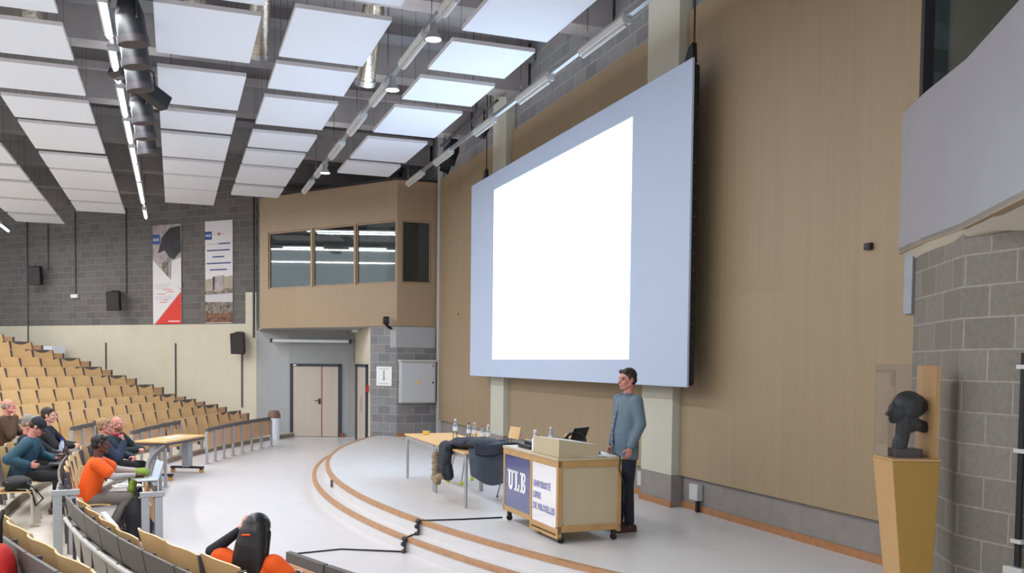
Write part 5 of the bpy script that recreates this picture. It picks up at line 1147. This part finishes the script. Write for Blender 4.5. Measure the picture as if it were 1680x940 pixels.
p, a = near(1, -4.4, 21.12, .60)
t = thing('paper_pad', 'white paper pad on the lap of the person in orange', 'paper', p+V((0, .02, .02)), .2); MB().box((0, 0, 0), (.24, .34, .02)).build('pad', M_paper, t); MB().box((.03, .06, .02), (.14, .12, .015)).build('pad_paper', M_paper, t)
p, a = near(1, -5.9, 20.98, .70)
t = thing('green_cloth', 'green scarf hanging over the desk by the hands of the person in orange', 'scarf', ring(20.98, -5.0, .70))
mb = MB()
for i in range(9): f = i/8; mb.ell((-.01+.02*math.sin(i), .05+.10*math.sin(f*2.4)-.02, .12-.42*f), (.075+.015*math.sin(i*2), .05, .06))
mb.ell((0, -.02, .12), (.08, .07, .06)); obj('cloth', remesh(mb, .011, 4), mat('cloth_green', (134, 160, 62), .85, var=.15, bump=.4, bscale=20), t)
t = thing('laptop', 'open laptop with a pale lid on the front desk before the person in orange', 'laptop', ring(20.86, -5.6, .745), rad(5.6)+.15)
MB().b2(-.17, .17, -.02, .22, 0, .016).build('laptop_base', M_grey, t, bevel=.003); o = MB().b2(-.17, .17, -.005, .005, 0, .235).build('laptop_screen', mat('laptop_lid_pale', (206, 222, 240), .35, var=.02), t, (0, -.02, .01), bevel=.003); o.rotation_euler = (rad(16), 0, 0)
t = thing('backpack', 'black backpack on the floor below the desk of the person in orange', 'backpack', ring(21.05, -5.6, 0), .2)
mb = MB(); mb.ell((0, 0, .26), (.2, .15, .26)); mb.box((0, 0, .2), (.3, .22, .36)); mb.ell((0, -.12, .18), (.14, .08, .14)); obj('pack_body', remesh(mb, .014, 5), M_blks, t); MB().tube([(-.1, .14, .45), (-.12, .2, .3), (-.1, .15, .1)], .016).build('strap', M_black, t); MB().tube([(-.04, 0, .5), (0, 0, .56), (.04, 0, .5)], .01).build('handle', M_black, t)
t = thing('white_packet', 'white printed packet leaning above the dark flaps near the black backpack', 'packet', ring(21.45, -8.6, .30), .6)
o = MB().box((0, 0, .1), (.30, .06, .15), Matrix.Rotation(-.5, 3, 'Y')).build('packet_body', M_paper, t, bevel=.006); MB().box((0, -.034, .1), (.08, .004, .05), Matrix.Rotation(-.5, 3, 'Y')).build('printed_mark', M_letterb, t)
def drink(label, th, R, z, m, capm, h=.24, r=.034, name='drink_bottle'):
    t = thing(name, label, 'bottle', ring(R, th, z), 0)
    MB().lathe([(.001, 0), (r, 0), (r, h*.62), (r*.5, h*.8), (r*.42, h*.92), (.001, h*.93)], n=16).build('bottle_body', m, t, smooth=60); MB().lathe([(.001, h), (r*.5, h), (r*.5, h*.9), (r*.3, h*.89)], n=14).build('bottle_cap', capm, t)
drink('pale water bottle with a blue cap at the end of the desk before folded hands', 1.7, 22.08, .772, mat('bottle_pale', (186, 196, 214), .3, var=.05), mat('cap_blue', (40, 60, 160), .4), .30, .045)
drink('dark brown bottle beside the blue capped water bottle', .6, 21.98, .772, mat('bottle_brown', (66, 40, 34), .25, var=.1), M_dark, .26, .04)
drink('second dark brown bottle closer to the person in orange', -.4, 21.96, .772, mat('bottle_brown', (66, 40, 34), .25), M_dark, .22, .036)
t = thing('red_bag', 'red cloth bag hanging at the bottom left corner', 'bag', ring(22.93, -20.1, .60))
mb = MB(); mb.ell((0, 0, .30), (.17, .10, .20)); mb.box((0, 0, .22), (.3, .12, .25)); obj('bag_body', remesh(mb, .012, 5), M_red, t); MB().tube([(-.06, 0, .42), (-.05, .0, .62), (0, -.02, .70), (.05, 0, .62), (.06, 0, .42)], .012).build('strap', M_black, t)
